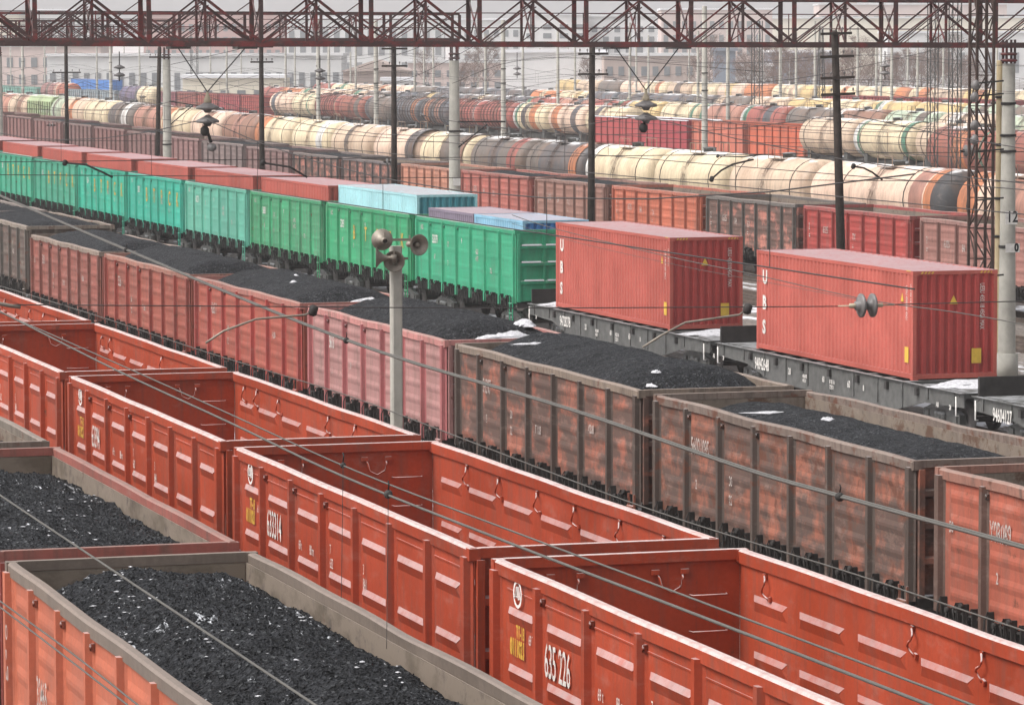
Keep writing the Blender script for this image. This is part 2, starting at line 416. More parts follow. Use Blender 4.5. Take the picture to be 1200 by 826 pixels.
def wall_mb(L, z0, z1, style, npan, sgn):
    """side sheet with pressed ribs; sgn -1 for the near side, +1 for the far; local y=0 is the sheet"""
    b = MB(); t = .012
    b.box(-L/2, L/2, -t, t, z0, z1)
    pw = L/npan; H = z1-z0
    for k in range(npan):
        a = -L/2+k*pw+.1; c = a+pw-.2
        if k == 0: a += .3
        if k == npan-1: c -= .3
        if style == 'ledge':
            zs = (z1-.46, z1-1.15, z1-1.84)
            for z in zs:
                for o_ in (-1, 1):
                    dd_ = .045 if o_ == sgn else .036
                    P = [(o_*t, z+.05), (o_*(t+dd_), z-.022), (o_*(t+dd_*.85), z-.04), (o_*t, z-.15)]
                    m0 = (a+c)/2; hw = (c-a)/2-.1
                    # tapered ends
                    vs = [(m0-hw, *P[0]), (m0-hw+.09, *P[1]), (m0-hw+.1, *P[2]), (m0-hw, *P[3]), (m0+hw, *P[0]), (m0+hw-.09, *P[1]), (m0+hw-.1, *P[2]), (m0+hw, *P[3])]
                    fs = [(0, 1, 5, 4), (1, 2, 6, 5), (2, 3, 7, 6), (0, 3, 2, 1), (4, 5, 6, 7)]
                    b.add(vs, fs)
            # top seam strip
            b.box(a+.02, c-.02, sgn*t-.012, sgn*t+.012, z1-.22, z1-.2)
        else:
            nr = {'rib': 5, 'soft': 4}[style]; d = {'rib': .02, 'soft': .012}[style]
            for q in range(nr):
                z = z0+H*(q+.6)/(nr+.4)
                P = [(sgn*t, z+.1), (sgn*(t+d), z+.02), (sgn*(t+d), z-.03), (sgn*t, z-.12)]
                vs = [(a+.04, *P[0]), (a+.1, *P[1]), (a+.1, *P[2]), (a+.04, *P[3]), (c-.04, *P[0]), (c-.1, *P[1]), (c-.1, *P[2]), (c-.04, *P[3])]
                b.add(vs, [(0, 1, 5, 4), (1, 2, 6, 5), (2, 3, 7, 6), (0, 3, 2, 1), (4, 5, 6, 7)])
    return b
def stake_mb(z0, z1, w, d):
    b = MB(); h = w/2
    b.prism([(-h-.035, 0), (-h, -d*.25), (-h+.02, -d), (h-.02, -d), (h, -d*.25), (h+.035, 0)], z0, z1-.005, 'z')
    return b
def lug_mb():
    b = MB(); b.box(-.03, .03, -.05, 0, -.06, .06); b.lathe([(.03, 0), (.03, .03)], (0, -.05, 0), (0, -1, 0), 8); b.tube([(-.02, -.06, .05), (.04, -.07, 0), (-.02, -.06, -.05)], .01, 4); return b
def rim_mb(L, Wd, z, wavy):
    b = MB(); r = .075; hL, hW = L/2, Wd/2
    N_ = 26
    for s in (-1, 1):
        P = [(-.06, -.17), (.05, -.17), (.06, -.02), (.035, 0), (-.045, 0), (-.07, -.03)]
        vs = []; rr = random.Random(int(L*10)+s+int(wavy*100))
        for i in range(N_+1):
            x = -hL-.03+(L+.06)*i/N_; dy = wavy*.035*noise.noise(Vector((x*.5, s*9, 3))); dz = wavy*.05*noise.noise(Vector((x*.4, s*5, 8)))
            for p in P: vs.append((x, s*hW+p[0]*(1 if s < 0 else -1)+dy, z+p[1]+dz))
        n = 6
        b.add(vs, [(i*n+k, (i+1)*n+k, (i+1)*n+(k+1) % n, i*n+(k+1) % n) for i in range(N_) for k in range(n)]+[tuple(range(n)), tuple(N_*n+k for k in reversed(range(n)))])
    for s in (-1, 1):
        b.box(s*hL-.06, s*hL+.06, -hW+.075, hW-.075, z-.13, z-.004)
        for q in (-1, 1): b.box(s*hL-.07, s*hL+.07, q*hW-.075, q*hW+.075, z-.16, z-.008)
    return b
def endwall_mb(Wd, z0, z1):
    """local x=0 sheet, outside is +x"""
    b = MB(); h = Wd/2-.02; b.box(-.012, .012, -h, h, z0, z1-.13); H = z1-z0
    for q in (.26, .52, .76):
        z = z0+H*q; b.prism([(.012, z+.06), (.1, z+.03), (.1, z-.06), (.012, z-.09)], -h, h, 'y')
    for y in (-.55, .55): b.box(.0125, .075, y-.05, y+.05, z0, z1-.131)
    for y in (-h, h-.1): b.box(.013, .11, y+.002, y+.098, z0-.05, z1-.15)
    b.box(-.03, -.013, -h+.05, h-.05, z0+H*.42, z0+H*.44)
    return b
def latch_mb(w):
    b = MB(); r = random.Random(int(w*1000))
    for k in range(5):
        x = -w/2+w*(k+.5)/5+r.uniform(-.04, .04); hh = r.uniform(.02, .2)
        b.box(x-.02, x+.02, -.09, .01, -.28+r.uniform(-.05, .05), hh)
        if k % 2: b.lathe([(.05, 0), (.05, .06)], (x, -.09, hh-.03), (0, -1, 0), 8)
        b.tube([(x, -.09, hh), (x+r.uniform(-.05, .09), -.16, hh-.12), (x+r.uniform(-.12, .1), -.12, -.2), (x+r.uniform(-.14, .14), -.1, -.4)], .017, 4)
    b.box(-w/2, w/2, -.02, .01, -.03, .0)
    return b
def shook_mb():
    b = MB(); P = [(0, .0, .0)]
    pts = []
    for i in range(13):
        t = i/12; pts.append((.07*math.sin(t*2*math.pi)+.1*(t-.5), -.03-.05*math.sin(t*math.pi), .14-.28*t))
    b.tube(pts, .013, 6); b.box(-.1, -.03, -.03, 0, .11, .17); b.box(.03, .1, -.03, 0, -.17, -.11)
    return b
def uhook_mb():
    b = MB(); b.tube([(0, -.17, .05), (.06, -.15, -.02), (.07, -.12, -.14), (.08, 0, -.2), (.07, .12, -.14), (.06, .15, -.02), (0, .17, .05)], .015, 6)
    for s in (-1, 1): b.box(0, .05, s*.19-.05, s*.19+.05, .02, .08)
    return b
def rung_mb():
    b = MB(); b.tube([(0, -.24, 0), (.09, -.22, 0), (.09, .22, 0), (0, .24, 0)], .013, 6); return b
def under_mb(L, Wd):
    b = MB(); b.box(-L/2-.3, L/2+.3, -.25, .25, .95, 1.2)
    for k in range(8):
        x = -L/2+L*k/7; x = max(min(x, L/2-.06), -L/2+.06)
        b.box(x-.06, x+.06, -Wd/2+.05, Wd/2-.05, 1.02, 1.2)
    b.lathe([(.2, -.45), (.2, .45)], (1.3, -.6, .8), (1, 0, 0), 10)
    return b
def step_mb():
    b = MB()
    for s in (-.17, .17): b.box(s-.015, s+.015, -.02, .02, -.75, .25)
    for z in (-.7, -.35, 0): b.box(-.17, .17, -.05, .02, z-.015, z+.015)
    return b

def gondola(name_lab, group, X, Y, L=12.8, Wd=3.12, top=3.5, floor=1.32, zb=1.25, col=(.4, .06, .03), wear=.3, style='rib', npan=7, mat='paint', rimmat='rimworn', rimcol=None,
            stakecol=None, lincol=None, lod=0, wavy=.3, dz=0., hooks=False, latch=True, bogies=True, linmat='lin', lettering=None, cat='gondola wagon'):
    r = tag(empty('gondola_wagon', (X, Y, dz)), name_lab, cat, group)
    C4 = (*col, wear); hL, hW = L/2, Wd/2
    part('side_wall', (L, zb, top, style, npan, -1), lambda: wall_mb(L, zb, top-.1, style, npan, -1), mat, r, C4, (0, -hW, 0))
    part('side_wall', (L, zb, top, style, npan, 1), lambda: wall_mb(L, zb, top-.1, style, npan, 1), mat, r, C4, (0, hW, 0))
    if lincol:
        lc = (*lincol, min(1, wear+.2))
        part('inner_lining', (L, zb, top, 's'), lambda: MB().box(-L/2+.03, L/2-.03, -.006, .006, floor, top-.135), linmat, r, lc, (0, hW-.075, 0))
        part('inner_lining', (L, zb, top, 's'), None, linmat, r, lc, (0, -hW+.075, 0))
        for s in (-1, 1): part('inner_lining', (Wd, zb, top, 'e'), lambda: MB().box(-.006, .006, -Wd/2+.09, Wd/2-.09, floor, top-.135), linmat, r, lc, (s*(hL-.05), 0, 0))
    part('floor', (L, Wd), lambda: MB().box(-L/2, L/2, -Wd/2+.012, Wd/2-.012, floor-.06, floor), linmat if lincol else 'worn', r, (*(lincol or tuple(c*.75 for c in col)), wear+.2))
    for s in (1, -1):
        e = part('end_wall', (Wd, zb, top), lambda: endwall_mb(Wd, zb, top), mat, r, C4, (s*hL, 0, 0))
        if s < 0: e.rotation_euler = (0, 0, math.pi)
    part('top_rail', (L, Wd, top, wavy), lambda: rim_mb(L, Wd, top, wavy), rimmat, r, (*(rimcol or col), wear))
    sc = (*(stakecol or col), wear)
    pw = L/npan
    for k in range(npan+1):
        x = -hL+k*pw
        first = k in (0, npan)
        if first: x += (.1 if k == 0 else -.1)
        key = (zb, top, first); ww = .2 if first else .15
        fn = lambda: stake_mb(zb-(.1 if first else .22), top-.12, ww, .11)
        part('stake', key, fn, mat if mat != 'worn' else 'paint', r, sc, (x, -hW-.012, 0))
        if lod < 2:
            st = part('stake', key, fn, mat if mat != 'worn' else 'paint', r, sc, (x, hW+.012, 0)); st.rotation_euler = (0, 0, math.pi)
    if lod == 0:
        for k in (1, 2, 3): part('lug', (), lug_mb, 'paint', r, tuple(c*.5 for c in (stakecol or col)[:3])+(wear,), (-hL+k*pw+.1, -hW-.02, top-.28)).scale = (.75, .75, .75)
    if latch and lod < 2:
        for k in range(npan): part('hatch_latch', (round(pw, 2),), lambda: latch_mb(pw-.35), 'dark', r, None, (-hL+(k+.5)*pw, -hW-.03, zb-.02))
    if bogies:
        for s in (-1, 1):
            bogie(r, s*4.32)
            c = part('coupler', (), coupler_mb, 'dark', r, None, (s*hL, 0, 0)); c.rotation_euler = (0, 0, 0 if s > 0 else math.pi)
        part('underframe', (L, Wd), lambda: under_mb(L, Wd), 'dark', r)
        part('step_ladder', (), step_mb, 'paint', r, C4, (hL-.15, -hW-.15, zb-.1))
    if hooks:
        for k in range(1, 2*npan-1):
            if k in (1, 2) or k % 2 == 0 or k == 2*npan-2:
                if rnd.random() < .12: continue
                hk = part('tie_hook', (), shook_mb, 'rim', r, C4, (-hL+(k+.1+rnd.uniform(-.08, .08))*pw/2, hW-.02, top-.36)); hk.rotation_euler = (0, rnd.uniform(-.35, .35), 0)
        for y in (-.72, .62): part('tie_ring', (), uhook_mb, 'rim', r, C4, (-hL+.02, y, top-.3))
        for z in (.55, 1.0, 1.5): part('rung', (), rung_mb, 'rim', r, C4, (-hL+.02, 1.12, top-z))
        for z in (.62, 1.35): part('snow_ledge', (Wd,), lambda: MB().box(0, .09, -Wd/2+.2, Wd/2-.2, 0, .025), 'snow', r, None, (hL+.012, 0, top-z-.08))
    return r
def coal(label, group, X, Y, L, Wd, zlow, zside, peak, amp=.05, res=.12, snow=.35, dz=0., seed=0, gapL=1.2, gapR=.9, skew=0., twin=0.):
    """heaped load: low at the ends, rounded across"""
    nx, ny = max(8, int(L/res)), max(6, int(Wd/res)); vs = []
    for i in range(nx+1):
        for j in range(ny+1):
            u, v = i/nx, j/ny; x = -L/2+u*L; y = -Wd/2+v*Wd
            e = min(1, (u*L)/gapL if gapL else 1)*min(1, ((1-u)*L)/gapR if gapR else 1); e = e*e*(3-2*e)
            s = 1-abs(2*v-1)**2.2
            hp = peak*(1-twin*(.5+.5*math.cos(u*4*math.pi)))
            z = zlow+(zside-zlow)*e+(hp-zside)*e*s + skew*(v-.5)*e
            q = Vector((x+seed*31, y, 0))
            z += amp*(noise.noise(q*.8)*1.6+noise.noise(q*2.3)*.8+noise.noise(q*5.5)*.6+(abs(noise.noise(q*11))*.7 if res < .1 else 0)+(abs(noise.noise(q*19))*.6 if res < .06 else 0))
            if j in (0, ny) or i in (0, nx): pass
            vs.append((x, y, z))
    m_ = ny+1
    b = MB(); b.add(vs, [(i*m_+j, (i+1)*m_+j, (i+1)*m_+j+1, i*m_+j+1) for i in range(nx) for j in range(ny)], res > .1)
    # skirt and base so the heap is solid
    zb = min(v[2] for v in vs)-.5
    base = [(-L/2, -Wd/2, zb), (L/2, -Wd/2, zb), (L/2, Wd/2, zb), (-L/2, Wd/2, zb)]
    o_ = len(b.v); b.v += base
    b.f.append((o_, o_+3, o_+2, o_+1)); b.sm.append(False)
    e1 = [i*m_ for i in range(nx+1)]; b.f.append(tuple(reversed(e1))+(o_, o_+1)); b.sm.append(False)
    e2 = [i*m_+ny for i in range(nx+1)]; b.f.append(tuple(e2)+(o_+2, o_+3)); b.sm.append(False)
    b.f.append(tuple(range(m_))+(o_+3, o_)); b.sm.append(False)
    b.f.append(tuple(reversed(range(nx*m_, nx*m_+m_)))+(o_+1, o_+2)); b.sm.append(False)
    o = b.build('coal_load', 'coal', None, (.03, .03, .03, snow), (X, Y, dz))
    o['zs'] = 0; del o['zs']
    return tag(o, label, 'coal', group)
def lumps(c, nl, nsn, L, Wd, seed, smax=.11):
    q = random.Random(seed); vv = [v.co for v in c.data.vertices if v.co.z > 1.5]; me = c.data
    for name, cnt, mat, lo_, hi_, fl in (('coal_lumps', nl, 'coal', .012, smax, .8), ('snow_crumbs', nsn, 'dsnow', .014, .05, .3)):
        b = MB()
        cl = [(q.choice(vv)) for _ in range(14)]
        for _ in range(cnt):
            if name == 'snow_crumbs' and q.random() < .8:
                t = q.choice(cl); near = [t+Vector((q.gauss(0, .35), q.gauss(0, .18), 0))]; p = near[0]
                if abs(p.x) > L/2-.05 or abs(p.y) > Wd/2-.05: continue
                p = min(q.sample(vv, min(len(vv), 260)), key=lambda w: (w.x-p.x)**2+(w.y-p.y)**2)
            else: p = q.choice(vv)
            if abs(p.x) > L/2-.1 or abs(p.y) > Wd/2-.1: continue
            r_ = lo_+(hi_-lo_)*q.random()**2.5; an = q.uniform(0, 6.28); ca, sa = math.cos(an), math.sin(an)
            vs = [(1, 0, 0), (0, 1, 0), (-1, 0, 0), (0, -1, 0), (0, 0, 1), (0, 0, -1)]
            vs = [(x*q.uniform(.6, 1.3), y*q.uniform(.5, 1.), z*q.uniform(.5, 1.1)*fl) for x, y, z in vs]
            vs = [(p.x+r_*(x*ca-y*sa), p.y+r_*(x*sa+y*ca), p.z+r_*.3+r_*z) for x, y, z in vs]
            b.add(vs, [(0, 1, 4), (1, 2, 4), (2, 3, 4), (3, 0, 4), (1, 0, 5), (2, 1, 5), (3, 2, 5), (0, 3, 5)])
        o = b.build(name, mat, c, (.03, .03, .03, 0)); o['kind'] = 'stuff'
def oncoal(c, x, y, lx, ly, h, rz=0, seed=0):
    v = min(c.data.vertices, key=lambda q: (q.co.x-x)**2+(q.co.y-y)**2+(100 if q.co.z < 1 else 0)); return snowlump(c, x, y, v.co.z+.02, lx, ly, h, rz, seed)
def snowlump(parent, x, y, z, lx, ly, h, rz=0, seed=0):
    b = MB(); nx, ny = 14, 8; vs = []
    for i in range(nx+1):
        for j in range(ny+1):
            u, v = i/nx*2-1, j/ny*2-1; rr = 1+.4*noise.noise(Vector((i*.6, j*.6, seed*3.3)))
            X_ = u*lx/2*math.sqrt(max(0, 1-v*v*.5))*rr; Y_ = v*ly/2*math.sqrt(max(0, 1-u*u*.5))*rr
            vs.append((X_, Y_, h*(1-u*u)*(1-v*v)*(1+.8*noise.noise(Vector((i*.9, j*.9, seed))))-.03))
    b.add(vs, [(i*(ny+1)+j, (i+1)*(ny+1)+j, (i+1)*(ny+1)+j+1, i*(ny+1)+j+1) for i in range(nx) for j in range(ny)], True)
    b.add([(vs[k][0], vs[k][1], -.06) for k in (0, ny, nx*(ny+1)+ny, nx*(ny+1))], [(0, 1, 2, 3)])
    o = b.build('snow_patch', 'dsnow', parent, None, (x, y, z)); o.rotation_euler = (0, 0, rz); return o

# --- row B: the empty orange-red gondolas
GB = 'row of empty orange-red open gondola wagons'
OR = (.37, .055, .021)
YB, TB = 15.09, 4.05; PB = 13.92
def bnum(r, num, W2, L2, top):
    pw = 12.8/7; y = -W2-.03
    text('wagon_number', num, .42, (-L2+pw+.14, y-.006, top-1.13), r, cond=.53, bold=.004)
    # round white emblem with an open ring and a small mark inside
    b = MB(); n = 24
    for (r0, r1) in ((.13, .17),):
        vs = []
        for k in range(n):
            t = 2*math.pi*k/n; vs += [(math.cos(t)*r0, 0, math.sin(t)*r0), (math.cos(t)*r1, 0, math.sin(t)*r1)]
        b.add(vs, [(2*k, 2*k+1, (2*k+3) % (2*n), (2*k+2) % (2*n)) for k in range(n)])
    b.bar((-.08, 0, -.06), (0, 0, .09), .035, .004); b.bar((.08, 0, -.06), (0, 0, .09), .035, .004); b.bar((-.07, 0, -.03), (.07, 0, -.03), .03, .004)
    b.build('emblem', 'white', r, None, (-L2+.95, y-.02, top-.31))
    # small worn stencilled blocks
    text('stencil', 'TT-18', .16, (-L2+.85, y-.006, top-.84), r, 'yell', cond=.6, bold=.006)
    text('stencil', '0111021', .2, (-L2+.6, y-.006, top-1.06), r, 'yell', cond=.62, bold=.014)
    text('stencil', '69 T', .13, (-L2+1.35, y-.006, top-.86), r, cond=.6)
    for k, s, dz_ in ((2, '69 t', 1.1), (2, '88 m', 1.1), (3, '7\n632\n901', .95), (4, '3\n8A1', 1.0), (1, '20', 1.62)):
        dx = .95 if s == '88 m' else .3
        text('stencil', s, .15, (-L2+k*pw+dx, y-.006, top-dz_), r, cond=.6)
for i in range(-1, 6):
    X = -94.3385+PB*i
    lab = {-1: 'orange-red empty gondola, farthest left of its row, only its edge in view', 0: 'orange-red empty gondola at the left edge, fifth from the right of its row',
           1: 'orange-red empty gondola cut by the left edge, behind the one numbered 63394', 2: 'orange-red empty gondola with number 63394 on its side',
           3: 'orange-red empty gondola with number 633314 on its side', 4: 'orange-red empty gondola with number 635226 at the lower right',
           5: 'orange-red empty gondola beyond the lower right corner'}[i]
    if i == -1 or i == 5: continue
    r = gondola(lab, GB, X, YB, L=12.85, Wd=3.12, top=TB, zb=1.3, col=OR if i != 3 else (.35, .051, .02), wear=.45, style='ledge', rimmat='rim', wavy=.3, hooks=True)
    if i >= 1: bnum(r, {1: '633817', 2: '63394', 3: '633314', 4: '635 226'}[i], 1.56, 6.425, TB)

# --- row A: loaded gondolas in the foreground
GA = 'loaded gondolas of the nearest row'; GAC = 'coal loads of the nearest row'
YA, TA = 9.814, 3.75
for i in (0, 1, 2):
    X = -70.34+PB*i
    r = gondola(['weathered gondola with grey inner walls at the left edge, farthest of the nearest row', 'dusty red gondola full of coal at the left edge, second of the nearest row',
                 'salmon-red gondola heaped with coal in the lower left corner'][i], GA, X, YA, L=12.85, Wd=3.1, top=TA,
                col=[(.13, .1, .08), (.3, .07, .055), (.42, .115, .062)][i], wear=[.7, .35, .12][i], style='rib', rimcol=[(.2, .17, .14), (.3, .1, .08), (.17, .135, .11)][i], lincol=(.12, .095, .07), wavy=[.5, .3, .6][i])
    if i == 2:
        text('wagon_number', '30465', .42, (-4.5, -1.59, TA-1.55), r, 'fadew', cond=.5, bold=.004)
        text('stencil', 'O\nn\n60', .2, (-6.2, -1.68, TA-.95), r, 'fadew', cond=.7, bold=.004)
    if i == 1: text('wagon_number', '60', .3, (5.4, -1.7, TA-1.5), r, 'fadew', cond=.6)
    c = coal(['black coal lying in the weathered gondola at the left edge', 'black coal with snow flecks in the dusty red gondola at the left edge', 'rough black coal heap speckled with snow in the salmon-red gondola'][i],
             GAC, X, YA, 12.72, 2.93, TA-.75, TA-.38, TA-.02 if i == 2 else TA-.2, amp=.08, res=.05 if i == 2 else .07, snow=1.15, seed=i, gapL=1.5, gapR=.8, skew=-.1)
    lumps(c, 6500, 260, 12.7, 2.9, i, .028)
    if i == 1: snowlump(c, 6.0, .2, TA-.72, .35, 2.4, .12, 0, 3)
    if i == 2: snowlump(c, -5.9, -.75, TA-.62, .3, .7, .1, .3, 5); snowlump(c, -1.2, -1.25, TA-.4, .5, .25, .05, .5, 6)

# --- row C: old coal gondolas
GC = 'old gondolas loaded with coal in the middle row'; GCC = 'coal loads of the middle row'
YC, TC = 26.41, 3.47
CC = {-1: ('grey-brown coal gondola at the left edge, farthest of the middle row', (.16, .13, .12), .7, 'worn', (.2, .17, .15)),
      0: ('grey gondola with pale flaking inner wall, left, in front of the green wagons', (.17, .15, .13), .7, 'worn', (.25, .22, .2)),
      1: ('dark grey-brown coal gondola cut by the left edge of the photo', (.14, .12, .1), .8, 'worn', (.26, .22, .18)),
      2: ('brown-red streaky coal gondola, second from the left edge in the middle row', (.27, .085, .065), .8, 'paint', (.27, .21, .17)),
      3: ('brick-red coal gondola left of the brighter red one', (.29, .08, .055), .65, 'paint', (.36, .16, .12)),
      4: ('bright red coal gondola left of the pink one', (.34, .085, .058), .5, 'paint', (.4, .16, .13)),
      5: ('faded pink coal gondola behind the loudspeaker post', (.38, .2, .185), .5, 'paint', (.5, .22, .2)),
      6: ('brown and orange patched coal gondola right of the pink one', (.33, .115, .075), .7, 'worn', (.24, .19, .15)),
      7: ('grey-brown patched coal gondola with yellowed lettering', (.3, .11, .07), .9, 'worn', (.2, .155, .13)),
      8: ('faded orange-red coal gondola at the right edge of the photo', (.37, .1, .062), .65, 'paint', (.33, .16, .12))}
for i in range(-1, 9):
    lab, col, wear, mt, rc = CC[i]; X = -162.948+PB*i; dz = .0 if i > 1 else .25
    dk = (.05, .045, .04)
    r = gondola(lab, GC, X, YC, L=12.9, Wd=3.12, top=TC, col=col, wear=wear, mat=mt, rimcol=rc, stakecol={6: (.075, .055, .046), 7: (.085, .065, .055), 1: (.09, .08, .07), 2: (.2, .07, .055), 3: (.27, .06, .045), 4: (.33, .06, .05), 5: (.36, .12, .12), 8: (.12, .075, .06)}.get(i, (.09, .08, .07)),
                lincol=(.2, .16, .13), wavy=1., dz=dz, style='rib')
    pw = 12.9/7; y = -1.56-.045
    tx = {1: ('48 5093', 1), 2: ('3608', 1), 3: ('5528', 1), 4: ('6265 7', 1), 5: ('5613', 1), 6: ('56397', 1), 7: ('56021095', 1), 8: ('Y0R089', 1)}.get(i)
    if tx:
        text('wagon_number', tx[0], .34, (-6.45+pw+.2, y, TC-.95), r, 'fadew' if i not in (5,) else 'white', cond=.55, bold=.004)
        for k, s, dd in ((2, '30', 1.35), (2, '22', 1.7), (3, 'T 188', 1.5), (1, '2', 1.6), (5, '4208', 1.15), (0, '50', 1.)):
            if rnd.random() < .8: text('stencil', s, .19, (-6.45+k*pw+.45, y, TC-dd), r, 'fadew', cond=.7, bold=.004)
    pk = {7: TC-.12, 8: TC-.05, 5: TC+.3, 6: TC+.3, 4: TC+.3, 3: TC+.3, 2: TC+.22, 1: TC+.1}.get(i, TC-.1)
    lo = {7: TC-.42, 8: TC-.6}.get(i, TC-.08)
    loads = {-1: 'dark coal in the farthest gondola of the middle row at the left edge', 0: 'dark coal in the grey gondola with the pale flaking inner wall', 1: 'dark coal in the grey-brown gondola cut by the left edge', 2: 'smooth coal heap in the brown-red streaky gondola',
             3: 'long smooth coal heap in the brick-red gondola', 4: 'dark coal heap in the bright red gondola, snow at its left end', 5: 'domed coal heap in the faded pink gondola, snow at its right end',
             6: 'domed coal heap with a white streak in the orange patched gondola', 7: 'level coal with a white streak in the grey-brown patched gondola', 8: 'coal heap in the orange-red gondola at the right edge'}
    c = coal(loads[i], GCC, X, YC, 12.78, 2.95, TC-.62, lo, pk, amp=.035, res=.08 if i > 4 else .14, snow=.3, seed=i+9, gapL=2.0 if i != 7 else 1.2, gapR=2.0, dz=dz)
    if i == 5: oncoal(c, 5.35, .3, 1.2, 1.9, .2, 0, 2); oncoal(c, 4.5, .9, .8, .5, .15, .3, 6)
    if i == 4: oncoal(c, 5.5, .6, 1.3, 1.7, .3, .2, 4); oncoal(c, -1, .1, .3, .15, .06); oncoal(c, 1.6, -.6, .3, .2, .06)
    if i == 3: oncoal(c, 5.7, .4, .7, 2.2, .28, 0, 7)
    if i == 6: oncoal(c, -3.2, -.75, .1, 1.1, .04, -.35, 1); oncoal(c, 4.6, -.6, .3, .2, .05, .4, 2); oncoal(c, 5.1, -.9, .35, .2, .05, .4, 5)
    if i == 7: oncoal(c, -3.4, -.3, .1, 1.2, .04, -.5, 8); oncoal(c, -1.7, .1, .25, .3, .06, 0, 9); oncoal(c, 2.2, .9, .1, .1, .03, 0, 3)

# --- containers
def cont_side_mb(L, H, per, dep, y):
    """corrugated wall running in x, facing -y"""
    b = MB(); n = int(L/per); per = L/n; pts = []
    for k in range(n):
        x = -L/2+k*per; pts += [(x, 0), (x+per*.28, 0), (x+per*.42, dep), (x+per*.72, dep), (x+per*.86, 0)]
    pts.append((L/2, 0))
    vs = [(x, y+d, z) for x, d in pts for z in (.16, H-.1)]
    b.add(vs, [(2*i, 2*i+2, 2*i+3, 2*i+1) for i in range(len(pts)-1)])
    return b
def cont_frame_mb(L, Wd, H):
    b = MB(); hL, hW = L/2, Wd/2
    for sx in (-1, 1):
        for sy in (-1, 1): b.box(sx*(hL-.06)-.06, sx*(hL-.06)+.06, sy*(hW-.05)-.05, sy*(hW-.05)+.05, .12, H-.12)
        b.box(sx*(hL-.05)-.045, sx*(hL-.05)+.045, -hW+.1, hW-.1, H-.1, H-.002); b.box(sx*(hL-.05)-.045, sx*(hL-.05)+.045, -hW+.1, hW-.1, .03, .16)
    for sy in (-1, 1):
        b.box(-hL+.12, hL-.12, sy*(hW-.035)-.03, sy*(hW-.035)+.03, H-.1, H-.003); b.box(-hL+.12, hL-.12, sy*(hW-.035)-.03, sy*(hW-.035)+.03, .03, .16)
    return b
def cast_mb():
    b = MB(); b.box(-.089, .089, -.081, .081, 0, .118); return b
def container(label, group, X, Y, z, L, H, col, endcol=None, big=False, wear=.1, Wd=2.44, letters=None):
    r = tag(empty('shipping_container', (X, Y, z)), label, 'container', group); C = (*col, wear); hL, hW = L/2, Wd/2
    part('side_panel', (L, H, 'n'), lambda: cont_side_mb(L-.2, H, .278, .036, 0), 'cont', r, C, (0, -hW+.012, 0))
    s = part('side_panel', (L, H, 'n'), None, 'cont', r, C, (0, hW-.012, 0)); s.rotation_euler = (0, 0, math.pi)
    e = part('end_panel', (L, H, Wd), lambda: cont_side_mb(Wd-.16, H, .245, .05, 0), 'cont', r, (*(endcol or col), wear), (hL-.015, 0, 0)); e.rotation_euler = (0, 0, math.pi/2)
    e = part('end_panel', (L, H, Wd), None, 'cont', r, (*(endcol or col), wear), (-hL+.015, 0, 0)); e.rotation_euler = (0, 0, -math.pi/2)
    def roof():
        b = MB(); n = int(L/.42); vs = []
        for k in range(n*4+1):
            x = -hL+.1+(L-.2)*k/(n*4); d = (0, 0, -.018, -.018)[k % 4]
            for y in (-hW+.05, hW-.05): vs.append((x, y, H-.012+d))
        b.add(vs, [(2*i, 2*i+2, 2*i+3, 2*i+1) for i in range(n*4)]); return b
    part('roof', (L, H, Wd), roof, 'cont', r, C)
    part('container_floor', (L, Wd), lambda: MB().box(-hL+.1, hL-.1, -hW+.07, hW-.07, .05, .12), 'dark', r)
    part('frame', (L, H, Wd), lambda: cont_frame_mb(L, Wd, H), 'cont', r, C)
    for sx in (-1, 1):
        for sy in (-1, 1):
            for zz in (0, H-.118): part('corner_casting', (), cast_mb, 'cont', r, C, (sx*(hL-.085), sy*(hW-.076), zz))
    if big:
        for t, zz in (('U', H-.95), ('B', H-1.7), ('S', H-2.42)): text('lettering', t, .4, (-hL+.5, -hW-.003, zz), r, cond=1.0, bold=.025)
        text('lettering', 'UESU 450 318 0\n', .1, (hL-.2, -hW-.002, H-.35), r).rotation_euler = (0, math.pi/2, 0)
        text('lettering', 'UESU 4503180 45G1', .13, (hL-.5, -hW-.002, H-.4), r).rotation_euler = (0, math.pi/2, 0)
        text('lettering', 'UESU 450318 45G1 MAX', .14, (hL+.002, .72, H-.35), r, face='end').rotation_euler = (-math.pi/2, 0, 0)
        def warn(face):
            b = MB()
            if face == 'n': b.add([(-.1, 0, 0), (.1, 0, 0), (0, 0, .24)], [(0, 1, 2)])
            else: b.add([(0, -.12, 0), (0, .12, 0), (0, 0, .24)], [(0, 1, 2)])
            return b
        warn('n').build('warning_sign', 'yell', r, None, (hL-.75, -hW-.002, H-.85))
        warn('e').build('warning_sign', 'yell', r, None, (hL+.003, -.05, H-.9))
        MB().box(-.13, .13, -.004, 0, 0, .42).build('yellow_plate', 'yell', r, None, (hL-.42, -hW-.004, .45))
        MB().box(0, .004, -.14, .14, 0, .4).build('yellow_plate', 'yell', r, None, (hL+.003, .62, .42))
        for y0 in (-1.0, .72):
            b = MB()
            for k in range(4): b.add([(0, y0+k*.1, 0), (0, y0+k*.1+.05, 0), (0, y0+k*.1+.09, .055), (0, y0+k*.1+.04, .055)], [(0, 1, 2, 3)])
            b.build('hazard_stripes', 'yell', r, None, (hL-.003, 0, H-.078))
        MB().box(-.3, .0, -.005, 0, 0, .02).build('yellow_plate', 'yell', r, None, (hL-.15, -hW-.0, H-.02))
    return r
